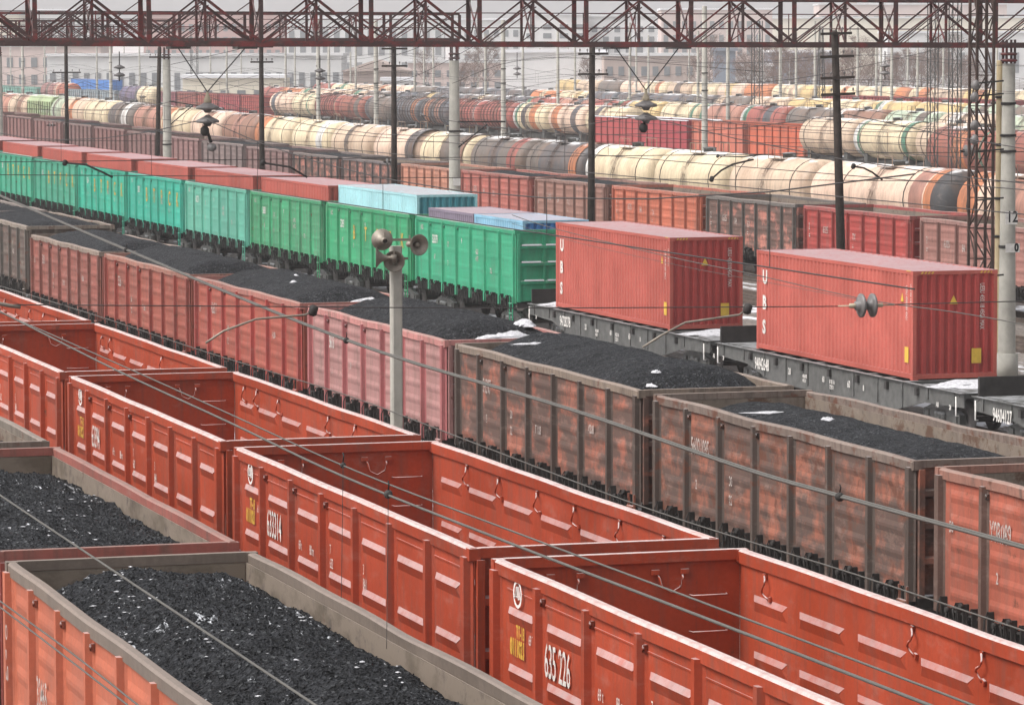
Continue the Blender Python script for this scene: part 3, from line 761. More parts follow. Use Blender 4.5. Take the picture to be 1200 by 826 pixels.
# --- row D: green gondolas carrying containers, then flat wagons
YD = 41.88; GD = 'green gondolas carrying containers'; GDC = 'containers standing in the green gondolas'
GREENS = [(.045, .37, .2), (.045, .35, .16), (.06, .33, .16), (.13, .45, .33), (.04, .42, .3), (.035, .43, .29), (.06, .37, .24), (.05, .4, .25), (.05, .4, .26), (.05, .4, .26)]
ordn = ['rightmost', 'second', 'third', 'fourth', 'fifth', 'sixth', 'seventh', 'eighth', 'ninth', 'tenth', 'eleventh', 'twelfth', '13th', '14th', '15th', '16th', '17th', '18th', '19th', '20th', '21st', '22nd', '23rd', '24th', '25th', '26th', '27th', '28th', '29th', '30th', '31st', '32nd', '33rd', '34th', '35th', '36th', '37th', '38th', '39th', '40th']
def nth(k): return 'rightmost' if k == 0 else ordn[k]+' from the right'
gl = ['bright green gondola next to the flat wagons, rightmost green one', 'green gondola under the light blue container', 'mossy green gondola, third green wagon from the right',
      'pale sea-green gondola, fourth green wagon from the right', 'turquoise-green gondola with yellow letters, fifth green wagon from the right', 'turquoise-green gondola, sixth green wagon from the right',
      'green gondola with yellow letters, seventh green wagon from the right', 'green gondola by the left edge, eighth green wagon from the right', 'green gondola cut by the left edge, ninth from the right', 'last green gondola at the far left end']
GREENS = [tuple(q*.84 for q in c) for c in GREENS]
for k in range(9):
    X = -138.5-13.92*k; top = 3.8+.02*max(0, k-4)
    r = gondola(gl[k], GD, X, YD, L=12.9, Wd=3.12, top=top, zb=1.3, col=GREENS[k], wear=(.2, .35, .6, .25, .3, .5, .4, .55, .4)[k], style='soft', rimmat='paint', wavy=.25, lincol=tuple(c*.8 for c in GREENS[k]), linmat='paint')
    pw = 12.9/7; y = -1.56-.04
    text('wagon_number', ['528379', '52893', '56081', '60 271', '5283', '5634', '6110', '5508', '52'][k], .33, (-6.45+pw+.3, y, top-.95), r, 'white', cond=.55, bold=.006)
    if k < 6:
        for kk, s, dd in ((0, 'RUS', .5), (2, '22', 1.0), (2, '3', 1.7), (1, '67', 1.55), (4, '6003\n4182', 1.1), (3, '9', .8), (5, 'TU', 1.7)):
            text('stencil', s, .2, (-6.45+kk*pw+.55, y, top-dd), r, 'fadew' if kk != 3 else 'white', cond=.7, bold=.006)
    if k in (1, 4, 5, 6, 7, 8):
        for j, ch in enumerate('BTPCK'): text('company_letter', ch, .75 if k != 1 else .6, (-6.45+(2+j)*pw+.5, y, top-1.35), r, 'yell', cond=.7, bold=.01)
    if k == 0:
        for zz in (.76, .52, .26):
            z = 1.3+(top-1.3)*zz+.035
            for j in range(3): part('snow_ledge', (j,), lambda: MB().box(-.02, .07, -.35, .35, 0, .05, ), 'snow', r, None, (6.5, -1.+j*.95+rnd.uniform(-.1, .1), z))
for k in range(2, 9):
    X = -138.5-13.92*k-.0
    container(f'dull red container standing in a green gondola, {ordn[k-2] if k>2 else "first"} such from the right', GDC, X, YD, 4.42-2.6+.02*max(0, k-4), 12.19, 2.6+.0, (.43, .1, .075), wear=.15)
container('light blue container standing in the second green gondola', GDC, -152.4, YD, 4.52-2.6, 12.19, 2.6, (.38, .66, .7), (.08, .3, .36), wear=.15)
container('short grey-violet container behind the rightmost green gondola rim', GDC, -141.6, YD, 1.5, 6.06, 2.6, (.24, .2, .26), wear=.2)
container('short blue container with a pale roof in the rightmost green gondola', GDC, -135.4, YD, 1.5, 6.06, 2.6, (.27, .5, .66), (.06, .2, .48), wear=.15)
def flat_mb(L):
    """fish-belly side sill profile"""
    b = MB(); hL = L/2
    P = [(-hL, 1.28), (-hL, .92), (-hL+2.6, .85), (-hL+4.6, .48), (hL-4.6, .48), (hL-2.6, .85), (hL, .92), (hL, 1.28)]
    for s in (-1, 1):
        y = s*1.5; b.prism(list(reversed(P)), y-.02, y+.02, 'y')
        b.box(-hL, hL, y-.1, y+.04, 1.281, 1.3)
        for k in range(11): x = -hL+.6+k*(L-1.2)/10; b.box(x-.05, x+.05, y+s*.021-.03, y+s*.021+.03, .95 if abs(x) > hL-4 else .6, 1.27)
    b.box(-hL, hL, -.3, .3, .5 if L < 5 else .8, 1.2)
    for k in range(15): x = -hL+.15+k*(L-.3)/14; b.box(x-.1, x+.1, -1.47, 1.47, 1.16, 1.29)
    b.box(-hL, -hL+3., -1.39, 1.39, 1.291, 1.3); b.box(hL-3., hL, -1.39, 1.39, 1.291, 1.3)
    return b
def flat(label, X, num, numpos):
    r = tag(empty('flat_wagon', (X, YD, 0)), label, 'flat wagon', 'flat wagons carrying containers'); L = 18.6; hL = L/2
    part('deck_frame', (L,), lambda: flat_mb(L), 'steel', r)
    part('end_board', (), lambda: MB().box(-.05, .05, -1.5, 1.5, 1.303, 1.8), 'dark', r, None, (-hL+.25, 0, 0))
    for s in (-1, 1):
        bogie(r, s*(hL-2.4)); c = part('coupler', (), coupler_mb, 'dark', r, None, (s*hL, 0, 0)); c.rotation_euler = (0, 0, 0 if s > 0 else math.pi)
        part('handrail', (), lambda: MB().tube([(0, 0, 1.2), (0, -.08, 1.2), (0, -.08, .7), (0, 0, .7)], .018), 'white', r, None, (s*(hL-.3), -1.53, 0))
    for k in range(7): part('stake_pocket', (), lambda: MB().box(-.08, .08, -.08, 0, 1.0, 1.2), 'dark', r, None, (-hL+3+k*2.1, -1.525, 0))
    text('wagon_number', num, .36, (numpos, -1.575, .78), r, 'white', cond=.6, bold=.006)
    for dx, s, sz in ((-3.5, 'A8', .14), (-2.6, '28', .13), (3.2, '20', .2), (4.4, '4826093\n44210', .1), (6., '60', .17), (6.6, '8 20 16\n7230 1', .12), (8.0, '60', .2), (9.2, '8', .16)):
        text('stencil', s, sz, (numpos+dx*.95-.3, -1.575, .82), r, 'white', cond=.75, bold=.003)
    return r
flat('dark grey flat wagon under the left big red container', -121.35, '94728278', -5.6)
flat('dark grey flat wagon under the right big red container', -102.1, '94842648', -5.9)
r = flat('empty dark grey flat wagon at the right edge', -82.85, '94604127', -8.0)
GK = 'big red containers on flat wagons'
container('left of the two big red containers on flat wagons, beside the green gondola', GK, -122.55, YD, 1.3, 11.9, 2.92, (.44, .105, .08), (.36, .052, .045), big=True, wear=.02)  # darker end red on both containers has the end face's shade painted in
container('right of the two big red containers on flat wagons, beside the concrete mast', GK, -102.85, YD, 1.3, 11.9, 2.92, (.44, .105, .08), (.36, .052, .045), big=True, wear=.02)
sp = MB(); 
o = None
for X, lab in ((-114.6, 'patch of snow on the flat wagon deck right of the left big container'), (-95.0, 'patch of snow on the flat wagon deck right of the right big container'), (-129.3, 'patch of snow on the flat wagon deck left of the left big container')):
    s = snowlump(None, X, YD-.3, 1.33, 1.9, 2.4, .12, 0, int(-X)); s.name = 'snow_pile'; tag(s, lab, 'snow', 'snow on the flat wagon decks')

# --- row E: brown gondolas behind
YE, TE = 61.95, 3.5; GE = 'old gondolas of the row behind the green train'
EL = [-371, -357, -342.8, -328.4, -314.8, -301.1, -287.6, -274.1, -260.2, -246.8, -234.2, -220.4, -207.8, -194.2, -181.5, -167.9, -155.7, -143.0, -129.6, -116.5]
ECOL = {18: ((.3, .14, .11), 'rusty brown'), 17: ((.38, .18, .15), 'rusty pink-brown'), 16: ((.44, .07, .06), 'clear red'), 15: ((.16, .14, .125), 'pink-patched grey'), 14: ((.6, .17, .1), 'orange-red'), 13: ((.36, .19, .15), 'grey-brown'), 12: ((.48, .15, .12), 'brick-brown'),
        11: ((.56, .25, .17), 'light orange-brown'), 10: ((.18, .15, .15), 'red-patched grey'), 9: ((.19, .15, .14), 'soot-grey'), 8: ((.27, .16, .15), 'dusky brown'), 7: ((.24, .18, .17), 'grey-brown'), 6: ((.33, .18, .17), 'brown-pink')}
for i in range(len(EL)-1):
    col, nm = ECOL.get(i, ((.27+rnd.uniform(-.04, .04), .13, .12), 'purplish brown'))
    col = tuple(c*.8 for c in col); L = EL[i+1]-EL[i]-1.15; X = EL[i]+L/2; dz = hgt(X, YE)
    L = round(L, 1)
    dark = i in (15, 10, 9)
    r = gondola(f'{nm} old gondola, {nth(18-i)} of the row behind the green train', GE, X, YE, L=L, Wd=3.12, top=TE, zb=1.25, col=col if not dark else (.42, .17, .13), wear=.5, mat='worn' if dark else 'paint', stakecol=tuple(c*.6 for c in col),
                rimcol=tuple(min(1, c*.9+.04) for c in col), lincol=(.2, .165, .14), lod=1 if i > 8 else 2, latch=i > 8, bogies=i > 8, dz=dz, wavy=.8)
    if i in (17, 15, 13, 14, 16, 12):
        for kk, s in ((0, '2\n='), (1, '6325'), (2, '84'), (3, 'TX\n=')): text('stencil', s, .3, (-L/2+(kk+.3)*L/7, -1.62, TE-1.0-.08*kk), r, 'fadew', cond=.7, bold=.006)
    if i in (13, 12, 8, 7, 5, 9, 3, 2):
        coal(f'dark coal in the {nth(18-i)} gondola of the row behind the green train', 'coal loads of the row behind the green train', X, YE, L-.15, 2.95, TE-.7, TE-.3, TE-.02, amp=.04, res=.3, snow=.1, seed=i+40, gapL=1.6, gapR=1.4, dz=dz)

# ------------------------------------------------------------------ tank wagons
def barrel_mb(L, rad):
    b = MB(); prof = [(.02, -L/2-.02), (rad*.45, -L/2+.03), (rad*.78, -L/2+.16), (rad*.94, -L/2+.34), (rad, -L/2+.6)]
    prof += [(rad, -L/2+.6+(L-1.2)*k/6) for k in range(1, 7)]+[(rad*.94, L/2-.34), (rad*.78, L/2-.16), (rad*.45, L/2-.03), (.02, L/2+.02)]
    b.lathe(prof, (0, 0, 0), (1, 0, 0), 28); return b
def ring_mb(rad, w, t=.012):
    b = MB(); b.lathe([(rad+.0, -w/2), (rad+t, -w/2+.01), (rad+t, w/2-.01), (rad, w/2)], (0, 0, 0), (1, 0, 0), 28, cap=False); return b
def hatch_mb(rad):
    b = MB(); b.lathe([(.34, rad-.08), (.34, rad+.14), (.38, rad+.16), (.38, rad+.2), (.15, rad+.24)], (0, 0, 0), (0, 0, 1), 12)
    b.lathe([(.09, rad-.05), (.09, rad+.18)], (.8, 0, 0), (0, 0, 1), 8); return b
def walk_mb(rad):
    b = MB()
    for s in (-1, 1):
        b.box(-.9, .9, s*.62-.2, s*.62+.2, rad-.1, rad-.06)
        for x in (-.9, 0, .9): b.bar((x, s*.8, rad-.1), (x, s*.8, rad+.45), .03)
        b.bar((-.9, s*.8, rad+.44), (.9, s*.8, rad+.44), .03)
        # ladder down the barrel
        for x in (-.17, .17): b.tube([(x, s*.82, rad-.08), (x, s*1.25, rad-.62), (x, s*(rad+.12), -.1), (x, s*(rad+.1), -1.4)], .022, 4)
        for k in range(8):
            t = k/7; z = rad-.5-(rad+.8)*t; y = math.sqrt(max(0, (rad+.1)**2-max(z, 0)**2)); b.bar((-.17, s*y, z), (.17, s*y, z), .025)
    return b
def tframe_mb(L, rad):
    b = MB(); b.box(-L/2-.4, L/2+.4, -.3, .3, -1.95-.1, -1.6)
    for s in (-1, 1):
        b.box(s*L*.36-.35, s*L*.36+.35, -1.0, 1.0, -1.75, -1.12); b.box(s*(L/2+.3)-.06, s*(L/2+.3)+.06, -1.5, 1.5, -2.0, -1.7)
    return b
def strap_mb(rad):
    b = MB(); x = 0; b.lathe([(rad+.002, x-.05), (rad+.02, x-.05), (rad+.02, x+.05), (rad+.002, x+.05)], (0, 0, 0), (1, 0, 0), 24, cap=False)
    return b
def tank(label, group, X, Y, col, bands=(), wear=.4, L=10.9, rad=1.5, axis=3.08, lod=0, rings=0, dz=None):
    dz = hgt(X, Y) if dz is None else dz
    r = tag(empty('tank_wagon', (X, Y, dz)), label, 'tank wagon', group); C = (*col, wear)
    part('barrel', (L, rad), lambda: barrel_mb(L, rad), 'tank', r, C, (0, 0, axis))
    for (x, w, bc) in bands:
        part('painted_band', (rad, round(w, 1)), lambda: ring_mb(rad, round(w, 1)), 'tank', r, (*bc, wear*.7), (x, 0, axis))
    for k in range(rings):
        x = -L/2+.9+(L-1.8)*k/(rings-1)
        part('stiffening_ring', (rad,), lambda: ring_mb(rad+.012, .12, .08), 'tank', r, tuple(c*.7 for c in col)+(wear,), (x, 0, axis))
    part('hatch', (rad,), lambda: hatch_mb(rad), 'steel', r, None, (0, 0, axis))
    if lod < 2:
        part('walkway', (rad,), lambda: walk_mb(rad), 'tank', r, tuple(c*.55 for c in col)+(wear,), (0, 0, axis))
        for sx in (-3.9, 3.9): part('strap', (rad,), lambda: strap_mb(rad), 'dark', r, None, (sx, 0, axis))
        part('tank_frame', (L, rad), lambda: tframe_mb(L, rad), 'steel', r, None, (0, 0, axis))
        for s in (-1, 1): bogie(r, s*3.9)
    return r
CR = (.7, .585, .4); CP = (.72, .53, .41); BE = (.6, .46, .34); DG = (.1, .1, .105); GR = (.16, .14, .125); RB = (.3, .1, .075); OG = (.55, .2, .09); RD = (.34, .1, .085); BR = (.27, .15, .11)
SL = (.1, .115, .135); LG = (.42, .5, .38); YL = (.62, .46, .22); GN = (.08, .3, .2); PK = (.42, .21, .16); WH = (.78, .77, .74)
NM = {id(CR): 'cream', id(CP): 'pinkish cream', id(BE): 'beige', id(DG): 'blackened', id(GR): 'stained', id(RB): 'rust-brown', id(OG): 'orange', id(RD): 'red', id(BR): 'brown', id(SL): 'slate', id(LG): 'pale green', id(YL): 'ochre', id(GN): 'green', id(PK): 'pink', id(WH): 'white'}
def bandnames(col, bands):
    s = NM[id(col)]
    if bands:
        q = []
        for bq in bands:
            nme = NM[id(bq[2])]
            if nme not in q: q.append(nme)
        s += ' tank with '+' and '.join(q[:2])+(' band' if len(q) == 1 else ' bands')
    else: s += ' tank without bands'
    return s
ROWF = [  # from the right
    (BE, []), (CR, []), (CR, [(-4.6, 1., WH)]), (DG, [(4.3, 1.4, OG), (-3.6, 2.4, GR)]), (GR, [(3.9, 1.8, RD), (0, 2., DG)]), (CR, [(2.2, 4.5, GR), (4.6, 1., BR)]), (CP, [(4.3, 2, DG)]),
    (BE, [(-.6, 1, GR)]), (CR, [(3.4, 1.8, WH)]), (CR, [(-3.6, 3, OG)]), (BR, [(0, 2.5, PK)]), (CP, [(1., 2., BR)]), (CR, [(-3, 2.6, OG)]), (PK, [(0, 2.5, BR)]), (GR, [(2.5, 2.2, WH), (-2.5, 1.8, DG)]), (CR, []), (BE, [(0, 2, OG)]), (LG, [(3, .8, DG)])]
GF = 'tank wagons of the nearest tank row'
for k, (c, bands) in enumerate(ROWF):
    X = -163.9-12.02*(k+2)
    tank(f'{bandnames(c, bands)}, {ordn[k] if k else "first"} left of the long dark-ended tank', GF, X, 72, c, bands, wear=.42 if c not in (CR, CP, BE) else .22)
tank('long pinkish cream tank wagon with a reddish band and a blackened right end', GF, -173.2, 72, CP, [(5.3, 1.6, PK), (6.7, .9, OG)], wear=.25, L=17.0)
long_tank = [o for o in bpy.data.objects if o.get('label', '').startswith('long pinkish')][0]
MB().lathe([(1.5, 7.1), (1.515, 7.11), (1.515, 7.9), (1.43, 8.17), (1.19, 8.35), (.7, 8.49), (.02, 8.54)], (0, 0, 0), (1, 0, 0), 28).build('end_cap', 'tank', long_tank, (.06, .06, .063, .4), (0, 0, 3.08))
tank('orange stained tank wagon at the right edge, behind the lattice mast and concrete mast', GF, -158.0, 72, CP, [(-4, 2, OG), (1, 3, PK)], wear=.5)
# pale green hopper wagon between the tanks
def hopper_mb(L):
    b = MB(); P = [(-1.45, 1.5), (1.45, 1.5), (1.5, 4.0), (1.1, 4.5), (0, 4.62), (-1.1, 4.5), (-1.5, 4.0)]
    b.prism(P, -L/2, L/2, 'x'); return b
r = tag(empty('covered_hopper', (-397.5, 72, hgt(-397, 72))), 'pale green covered hopper wagon with ribbed sides between tank wagons at the left', 'hopper wagon')
part('body', (), lambda: hopper_mb(13.5), 'tank', r, (.36, .46, .26, .3))
for k in range(11): part('stake', ('hop',), lambda: MB().box(-.06, .06, -.09, 0, 1.5, 4.0), 'tank', r, (.3, .4, .22, .3), (-6.3+k*1.26, -1.5, 0))
part('end_wall', ('hop',), lambda: MB().box(0, .04, -1.4, 1.4, 1.5, 3.95), 'tank', r, (.12, .22, .1, .4), (6.752, 0, 0))
for s in (-1, 1): bogie(r, s*4.6)
for k, (c, bands) in enumerate([(BE, [(2, 2.5, BR)]), (PK, [(0, 2, CR)]), (BR, [(2, 2, GR)])]):
    tank(f'{bandnames(c, bands)}, {["first", "second", "third"][k]} left of the pale green hopper', GF, -411.5-12.02*k, 72, c, bands, wear=.4)

# row G: mixed
YG = 118.5; GG = 'wagons of the second tank row'
def simplebox(lab, group, X, Y, L, top, col, wear=.4, zb=1.25, snow=False, nst=8, cat='gondola wagon', empty_=True, worn=False):
    r = tag(empty('gondola_wagon', (X, Y, 0)), lab, cat, group)
    part('side_wall', ('s', L, top), lambda: MB().box(-L/2, L/2, -1.56, -1.54, zb, top-.02).box(-L/2, L/2, 1.54, 1.56, zb, top-.02), 'worn' if worn else 'paint', r, (*col, wear))
    part('end_wall', ('s', L, top), lambda: MB().box(-L/2-.01, -L/2+.02, -1.53, 1.53, zb, top-.03).box(L/2-.02, L/2+.01, -1.53, 1.53, zb, top-.03), 'paint', r, (*tuple(c*.8 for c in col), wear))
    for k in range(nst): part('stake', ('s', top), lambda: MB().box(-.08, .08, -.1, 0, zb-.15, top-.06), 'paint', r, tuple(c*.65 for c in col)+(wear,), (-L/2+.1+(L-.2)*k/(nst-1), -1.562, 0))
    part('top_rail', ('s', L, top, snow), lambda: MB().box(-L/2-.05, L/2+.05, -1.64, -1.5, top-.05, top+.05).box(-L/2-.05, L/2+.05, 1.5, 1.64, top-.05, top+.05), 'snow' if snow else 'paint', r, tuple(c*.9 for c in col)+(wear,))
    part('floor', ('s', L), lambda: MB().box(-L/2, L/2, -1.53, 1.53, 1.3, 1.36), 'paint', r, (.12, .09, .08, .5))
    for s in (-1, 1): bogie(r, s*4.2)
    return r
X = -266.5
gcol = [(BE, [(5, .5, WH), (4.4, .6, GN)]), (CR, [(-4.9, .7, WH), (-4.3, .4, GN), (4.7, .8, GN)]), (BE, [])]
for k, (c, bands) in enumerate(gcol): tank(f'{bandnames(c, bands)}, {nth(k)} of the second tank row', GG, X-12.02*k, YG-3, c, bands, wear=.3, lod=1)
for k, (x, col, nm) in enumerate([(-304.3, (.55, .13, .07), 'orange-red'), (-318.5, (.5, .15, .1), 'orange and brown'), (-332.7, (.36, .05, .06), 'dark red snow-rimmed'), (-346., (.4, .07, .07), 'crimson snow-rimmed')]):
    simplebox(f'{nm} tall gondola standing in line with the tanks, {["first", "second", "third", "fourth"][k]} from the right', GG, x, YG-1.5, 12.9, 3.75, col, snow=k > 1)
gleft = [(CR, [(-2, 1.6, SL), (0, 1., BE)]), (CP, [(3, 1.5, SL), (-3, 2, OG)]), (CR, [(-4.6, .8, WH), (-4., .8, GN), (-1.5, 1.6, DG), (1.5, 2, OG)]), (RD, []), (RD, [(4.4, .6, WH)]), (SL, [(-2, 2, OG), (2, 1.5, PK)]), (SL, [(4, 1.8, OG)]), (GR, [(-4, 1.5, SL)]), (RB, [(3, 2, GR)]), (RD, [(4.5, .6, BE)]), (CR, [(3, .5, GN)]), (CP, [(-3, 2, SL)])]
for k, (c, bands) in enumerate(gleft):
    tank(f'{bandnames(c, bands)}, {ordn[k] if k else "first"} left of the snow-rimmed gondolas', GG, -358.5-12.02*k, YG+1, c, bands, wear=.45 if c not in (CR, CP) else .3, lod=1, rings=9 if c in (RD, SL) else 0)
for k in range(5):
    col = [(.42, .09, .08), (.4, .08, .09), (.38, .1, .08), (.36, .12, .1), (.3, .1, .12)][k]
    simplebox(f'red ribbed open wagon in the left distance, {["first", "second", "third", "fourth", "fifth"][k]} left of the banded tanks', GG, -505-13.6*k, YG+1, 12.5, 3.9, col, nst=12)
tank('cream tank wagon with a slate end, left of the red ribbed wagons', GG, -573, YG, CR, [(-4.5, 1.5, SL)], lod=1)
tank('slate violet tank wagon left of the cream one in the left distance', GG, -585, YG, (.13, .12, .2), [], lod=1)
for k in range(3): simplebox(f'grey-blue open wagon in the left distance, {["right", "middle", "left"][k]} one of three', GG, -599-13.6*k, YG, 12.5, 3.6, (.28, .33, .36))
for k in range(2): tank(f'{["dusty red", "rust-brown"][k]} banded tank wagon by the left concrete mast, {["right", "left"][k]} one', GG, -641-12.02*k, YG, [(.45, .14, .09), (.3, .15, .14)][k], [(-3.5, 2, CP)] if k == 0 else [(1, 1.5, GR)], lod=1)
for k in range(4): simplebox(f'pale teal open wagon at the far left, {ordn[k] if k else "first"} of four from the right', GG, -667-13.6*k, YG, 12.5, 3.5, (.22, .45, .38))
# big brown tank at the right edge on its own track
tank('big rust-brown tank wagon with pipes at the right edge behind the lattice mast', GG, -243.8, 107, RB, [(3.8, .4, GN), (0, 2, OG)], L=11.6, rad=1.62, axis=3.15, wear=.5, lod=1)
tank('dark rust tank wagon at the right edge beyond the concrete mast', GG, -230.8, 107, RB, [], L=11.6, rad=1.62, axis=3.15, wear=.5, lod=1)
# row H
GH = 'tank wagons of the third tank row'
hc = [(CR, [(2, 1, GN)]), (LG, [(2, 2, YL)]), (BE, [(-2, 2, WH)]), (LG, [(3, 2, GR)]), (BR, [(-4, 1, WH)]), (GR, []), (RD, [(-4, 1, GN), (-4.8, .6, WH), (2, 2, SL)]), (PK, [(-4.5, .8, GN), (-3.6, .7, WH)]), (CR, [(4.5, .8, GN)]), (YL, [(-4.6, .9, WH)]), (RD, [(4.4, 1.2, GN), (0, 1., WH)]), (PK, [(2.5, 2, SL)]), (RD, [(-4, 1.2, GN)]),
      (SL, []), (GR, [(0, 2, CR)]), (SL, [(0, 1, DG)]), (DG, [(2, 2, YL)]), (SL, []), (GR, []), (BE, [(2, 2, GN)]), (CP, []), (BE, [(-2, 2, GN)]), (OG, []), (RD, [])]
for k, (c, bands) in enumerate(hc): tank(f'{bandnames(c, bands)}, {nth(k)} of the third tank row', GH, -282-12.02*k, 134, c, bands, wear=.45, lod=1)
GI = 'tank wagons of the fourth tank row'
ic = [(CR, []), (LG, []), (GR, []), (LG, [(0, 2, GR)]), (YL, []), (YL, [(-3, 1, GN), (-2, 1.2, WH)]), (CR, [(3, 1.5, YL)]), (YL, []), (BE, []), (GR, [(-3, 2, BE)]), (DG, []), (SL, []), (DG, [(0, 1, CR)]), (SL, []), (CR, [(3, 2, YL)]), (OG, [(0, 2, CR)]), (DG, []), (SL, []), (DG, []), (SL, []), (GR, []), (CP, []), (BE, [(2, 2, OG)]), (BE, []), (CR, [(2, 2, GN)]), (RD, [])]
for k, (c, bands) in enumerate(ic): tank(f'{bandnames(c, bands)}, {nth(k)} of the fourth tank row', GI, -318-12.02*k, 157, c, bands, wear=.45, lod=2)
GJ = 'tank wagons of the farthest tank row'
jc = [(OG, []), (CR, [(2, 2, WH)]), (BE, []), (CP, []), (YL, []), (CR, []), (YL, [(0, 2, OG)]), (BE, []), (OG, [(2, 3, CR)]), (CR, []), (CR, [(0, 2, OG)]), (YL, []), (CR, [(3, 2, BE)]), (OG, []), (CP, [(0, 3, YL)]), (CR, []), (BE, [(0, 3, GR)]), (CR, [(2, 2, OG)]), (CP, []), (GR, []), (BE, []), (YL, [])]
for k, (c, bands) in enumerate(jc): tank(f'{bandnames(c, bands)}, {nth(k)} of the farthest tank row', GJ, -408-12.02*k, 212, c, bands, wear=.5, lod=2)
for k in range(4):
    simplebox(f'dark red covered wagon among the far tanks at the right, {ordn[k] if k else "first"} from the right', 'dark red covered wagons in the distance', -395-14.2*k, 176, 13.4, 4.3, (.32, .07, .07), nst=16, cat='covered wagon')
for k in range(3): container(f'blue container in the far left yard, {["right", "middle", "left"][k]} one of three', 'blue containers in the far left yard', -705-12.6*k, 138, 1.9, 12.19, 2.6, (.06, .2, .52))

# ------------------------------------------------------------------ portals, masts and poles
TC1 = (.2, .045, .045)
def truss(label, X, Y0, Y1, z0, z1, cols, h=1.38, depth=1.2, step=1.62, ph=0.):
    """box lattice beam across the tracks; z0 height at Y0, z1 at Y1"""
    r = tag(empty('lattice_beam', (X, (Y0+Y1)/2, 0)), label, 'portal beam', 'lattice beams across the tracks'); C = (*TC1, .45)
    cy = (Y0+Y1)/2; zz = lambda y: z0+(z1-z0)*(y+cy-Y0)/(Y1-Y0)
    a, c = Y0-cy, Y1-cy
    for sx, nm in ((depth/2, 'f'), (-depth/2, 'b')):
        for dzz, w in ((0, .17), (h, .11)):
            # angle section chord
            b = MB(); b.bar((sx, a, zz(a)+dzz), (sx, c, zz(c)+dzz), .03, w)
            s_ = -1 if sx > 0 else 1
            b.bar((sx+s_*.06, a, zz(a)+dzz-w*.5+.012 if dzz == 0 else zz(a)+dzz+w*.5-.012), (sx+s_*.06, c, zz(c)+dzz-w*.5+.012 if dzz == 0 else zz(c)+dzz+w*.5-.012), .12, .022)
            b.build('chord', 'truss', r, C)
    n = int(round((c-a)/step)); st = (c-a)/n
    vb, db, bb = MB(), MB(), MB()
    count = 0
    for k in range(n+1):
        y = a+k*st
        for sx in (depth/2, -depth/2):
            big = k % 2 == 0
            b = MB(); b.bar((sx-.02, y, zz(y)+.06), (sx-.02, y, zz(y)+h-.05), .02, .13 if big else .06)
            # bars run vertical: wide leg then flange
            vs = .065 if big else .035
            b = MB(); b.box(sx-.02, sx+.0, y-vs, y+vs, zz(y)+.04, zz(y)+h-.04); b.box(sx-.07, sx-.02, y-vs, y-vs+.015, zz(y)+.05, zz(y)+h-.05)
            b.build('upright', 'truss', r, C)
        if k < n:
            y2 = y+st; big2 = k % 4 == 0
            if k % 2 == 0: bb.bar((depth/2-.1, y+.28, zz(y)+.05), (depth/2-.1, y2+.12, zz(y2)+h-.25), .03); bb.bar((-depth/2+.1, y+.3, zz(y)+.05), (-depth/2+.1, y2+.1, zz(y2)+h-.3), .03)
            if k % 2: bb.bar((-depth/2+.03, y, zz(y)+.1), (-depth/2+.03, y2, zz(y2)+h-.1), .028)
            else: bb.bar((depth/2-.03, y+.12, zz(y)+.05), (depth/2-.03, y2+.12, zz(y2)+h-.05), .028)
            for sx, o_ in ((depth/2, .006), (-depth/2, -.006)):
                if k % 2 == 0: p, q, w = (sx+o_, y, zz(y)+.05), (sx+o_, y2, zz(y2)+h-.05), .05
                else: p, q, w = (sx+o_, y, zz(y)+h-.05), (sx+o_, y2, zz(y2)+.05), .085
                b = MB(); b.bar(p, q, .03, w); b.build('diagonal', 'truss', r, C)
            # cross lacing between the two faces, top and bottom
            for dzz in (.03, h-.03):
                bb.bar((depth/2, y, zz(y)+dzz), (-depth/2, y2, zz(y2)+dzz), .035); bb.bar((-depth/2, y, zz(y)+dzz+.012), (depth/2, y2, zz(y2)+dzz+.012), .03)
            if k % 2 == 1 or big2:
                bb.bar((depth/2, y, zz(y)+.02), (-depth/2, y, zz(y)+h-.02), .04); bb.bar((-depth/2, y, zz(y)+.03), (depth/2, y, zz(y)+h-.03), .035)
    for dz_ in (.5, .95): bb.bar((-depth/2-.35, a, zz(a)+dz_), (-depth/2-.35, c, zz(c)+dz_), .03)     # inspection walkway rail
    bb.bar((-depth/2-.35, a, zz(a)+.02), (-depth/2-.35, c, zz(c)+.02), .25, .04)
    for k in range(n): y = a+k*st+.4; bb.bar((-depth/2-.36, y, zz(y)), (-depth/2-.36, y, zz(y)+.97), .025)
    bb.build('lacing', 'truss', r, C)
    return r
beam1 = truss('nearest dark red lattice beam across the top of the photo', -114.1, 13.31, 57.12, 10.37, 10.2, 1, step=1.685)
truss('second lattice beam, seen through the nearest one and ending at the middle concrete mast', -176.9, 24.5, 51.1, 10.6, 10.55, 1, h=1.2)
truss('third lattice beam, ending at the left concrete mast', -241.9, 32, 51.3, 10.7, 10.7, 1, h=1.2)
truss('fourth lattice beam, far behind at the upper left', -305, 42, 60, 10.7, 10.7, 1, h=1.2)
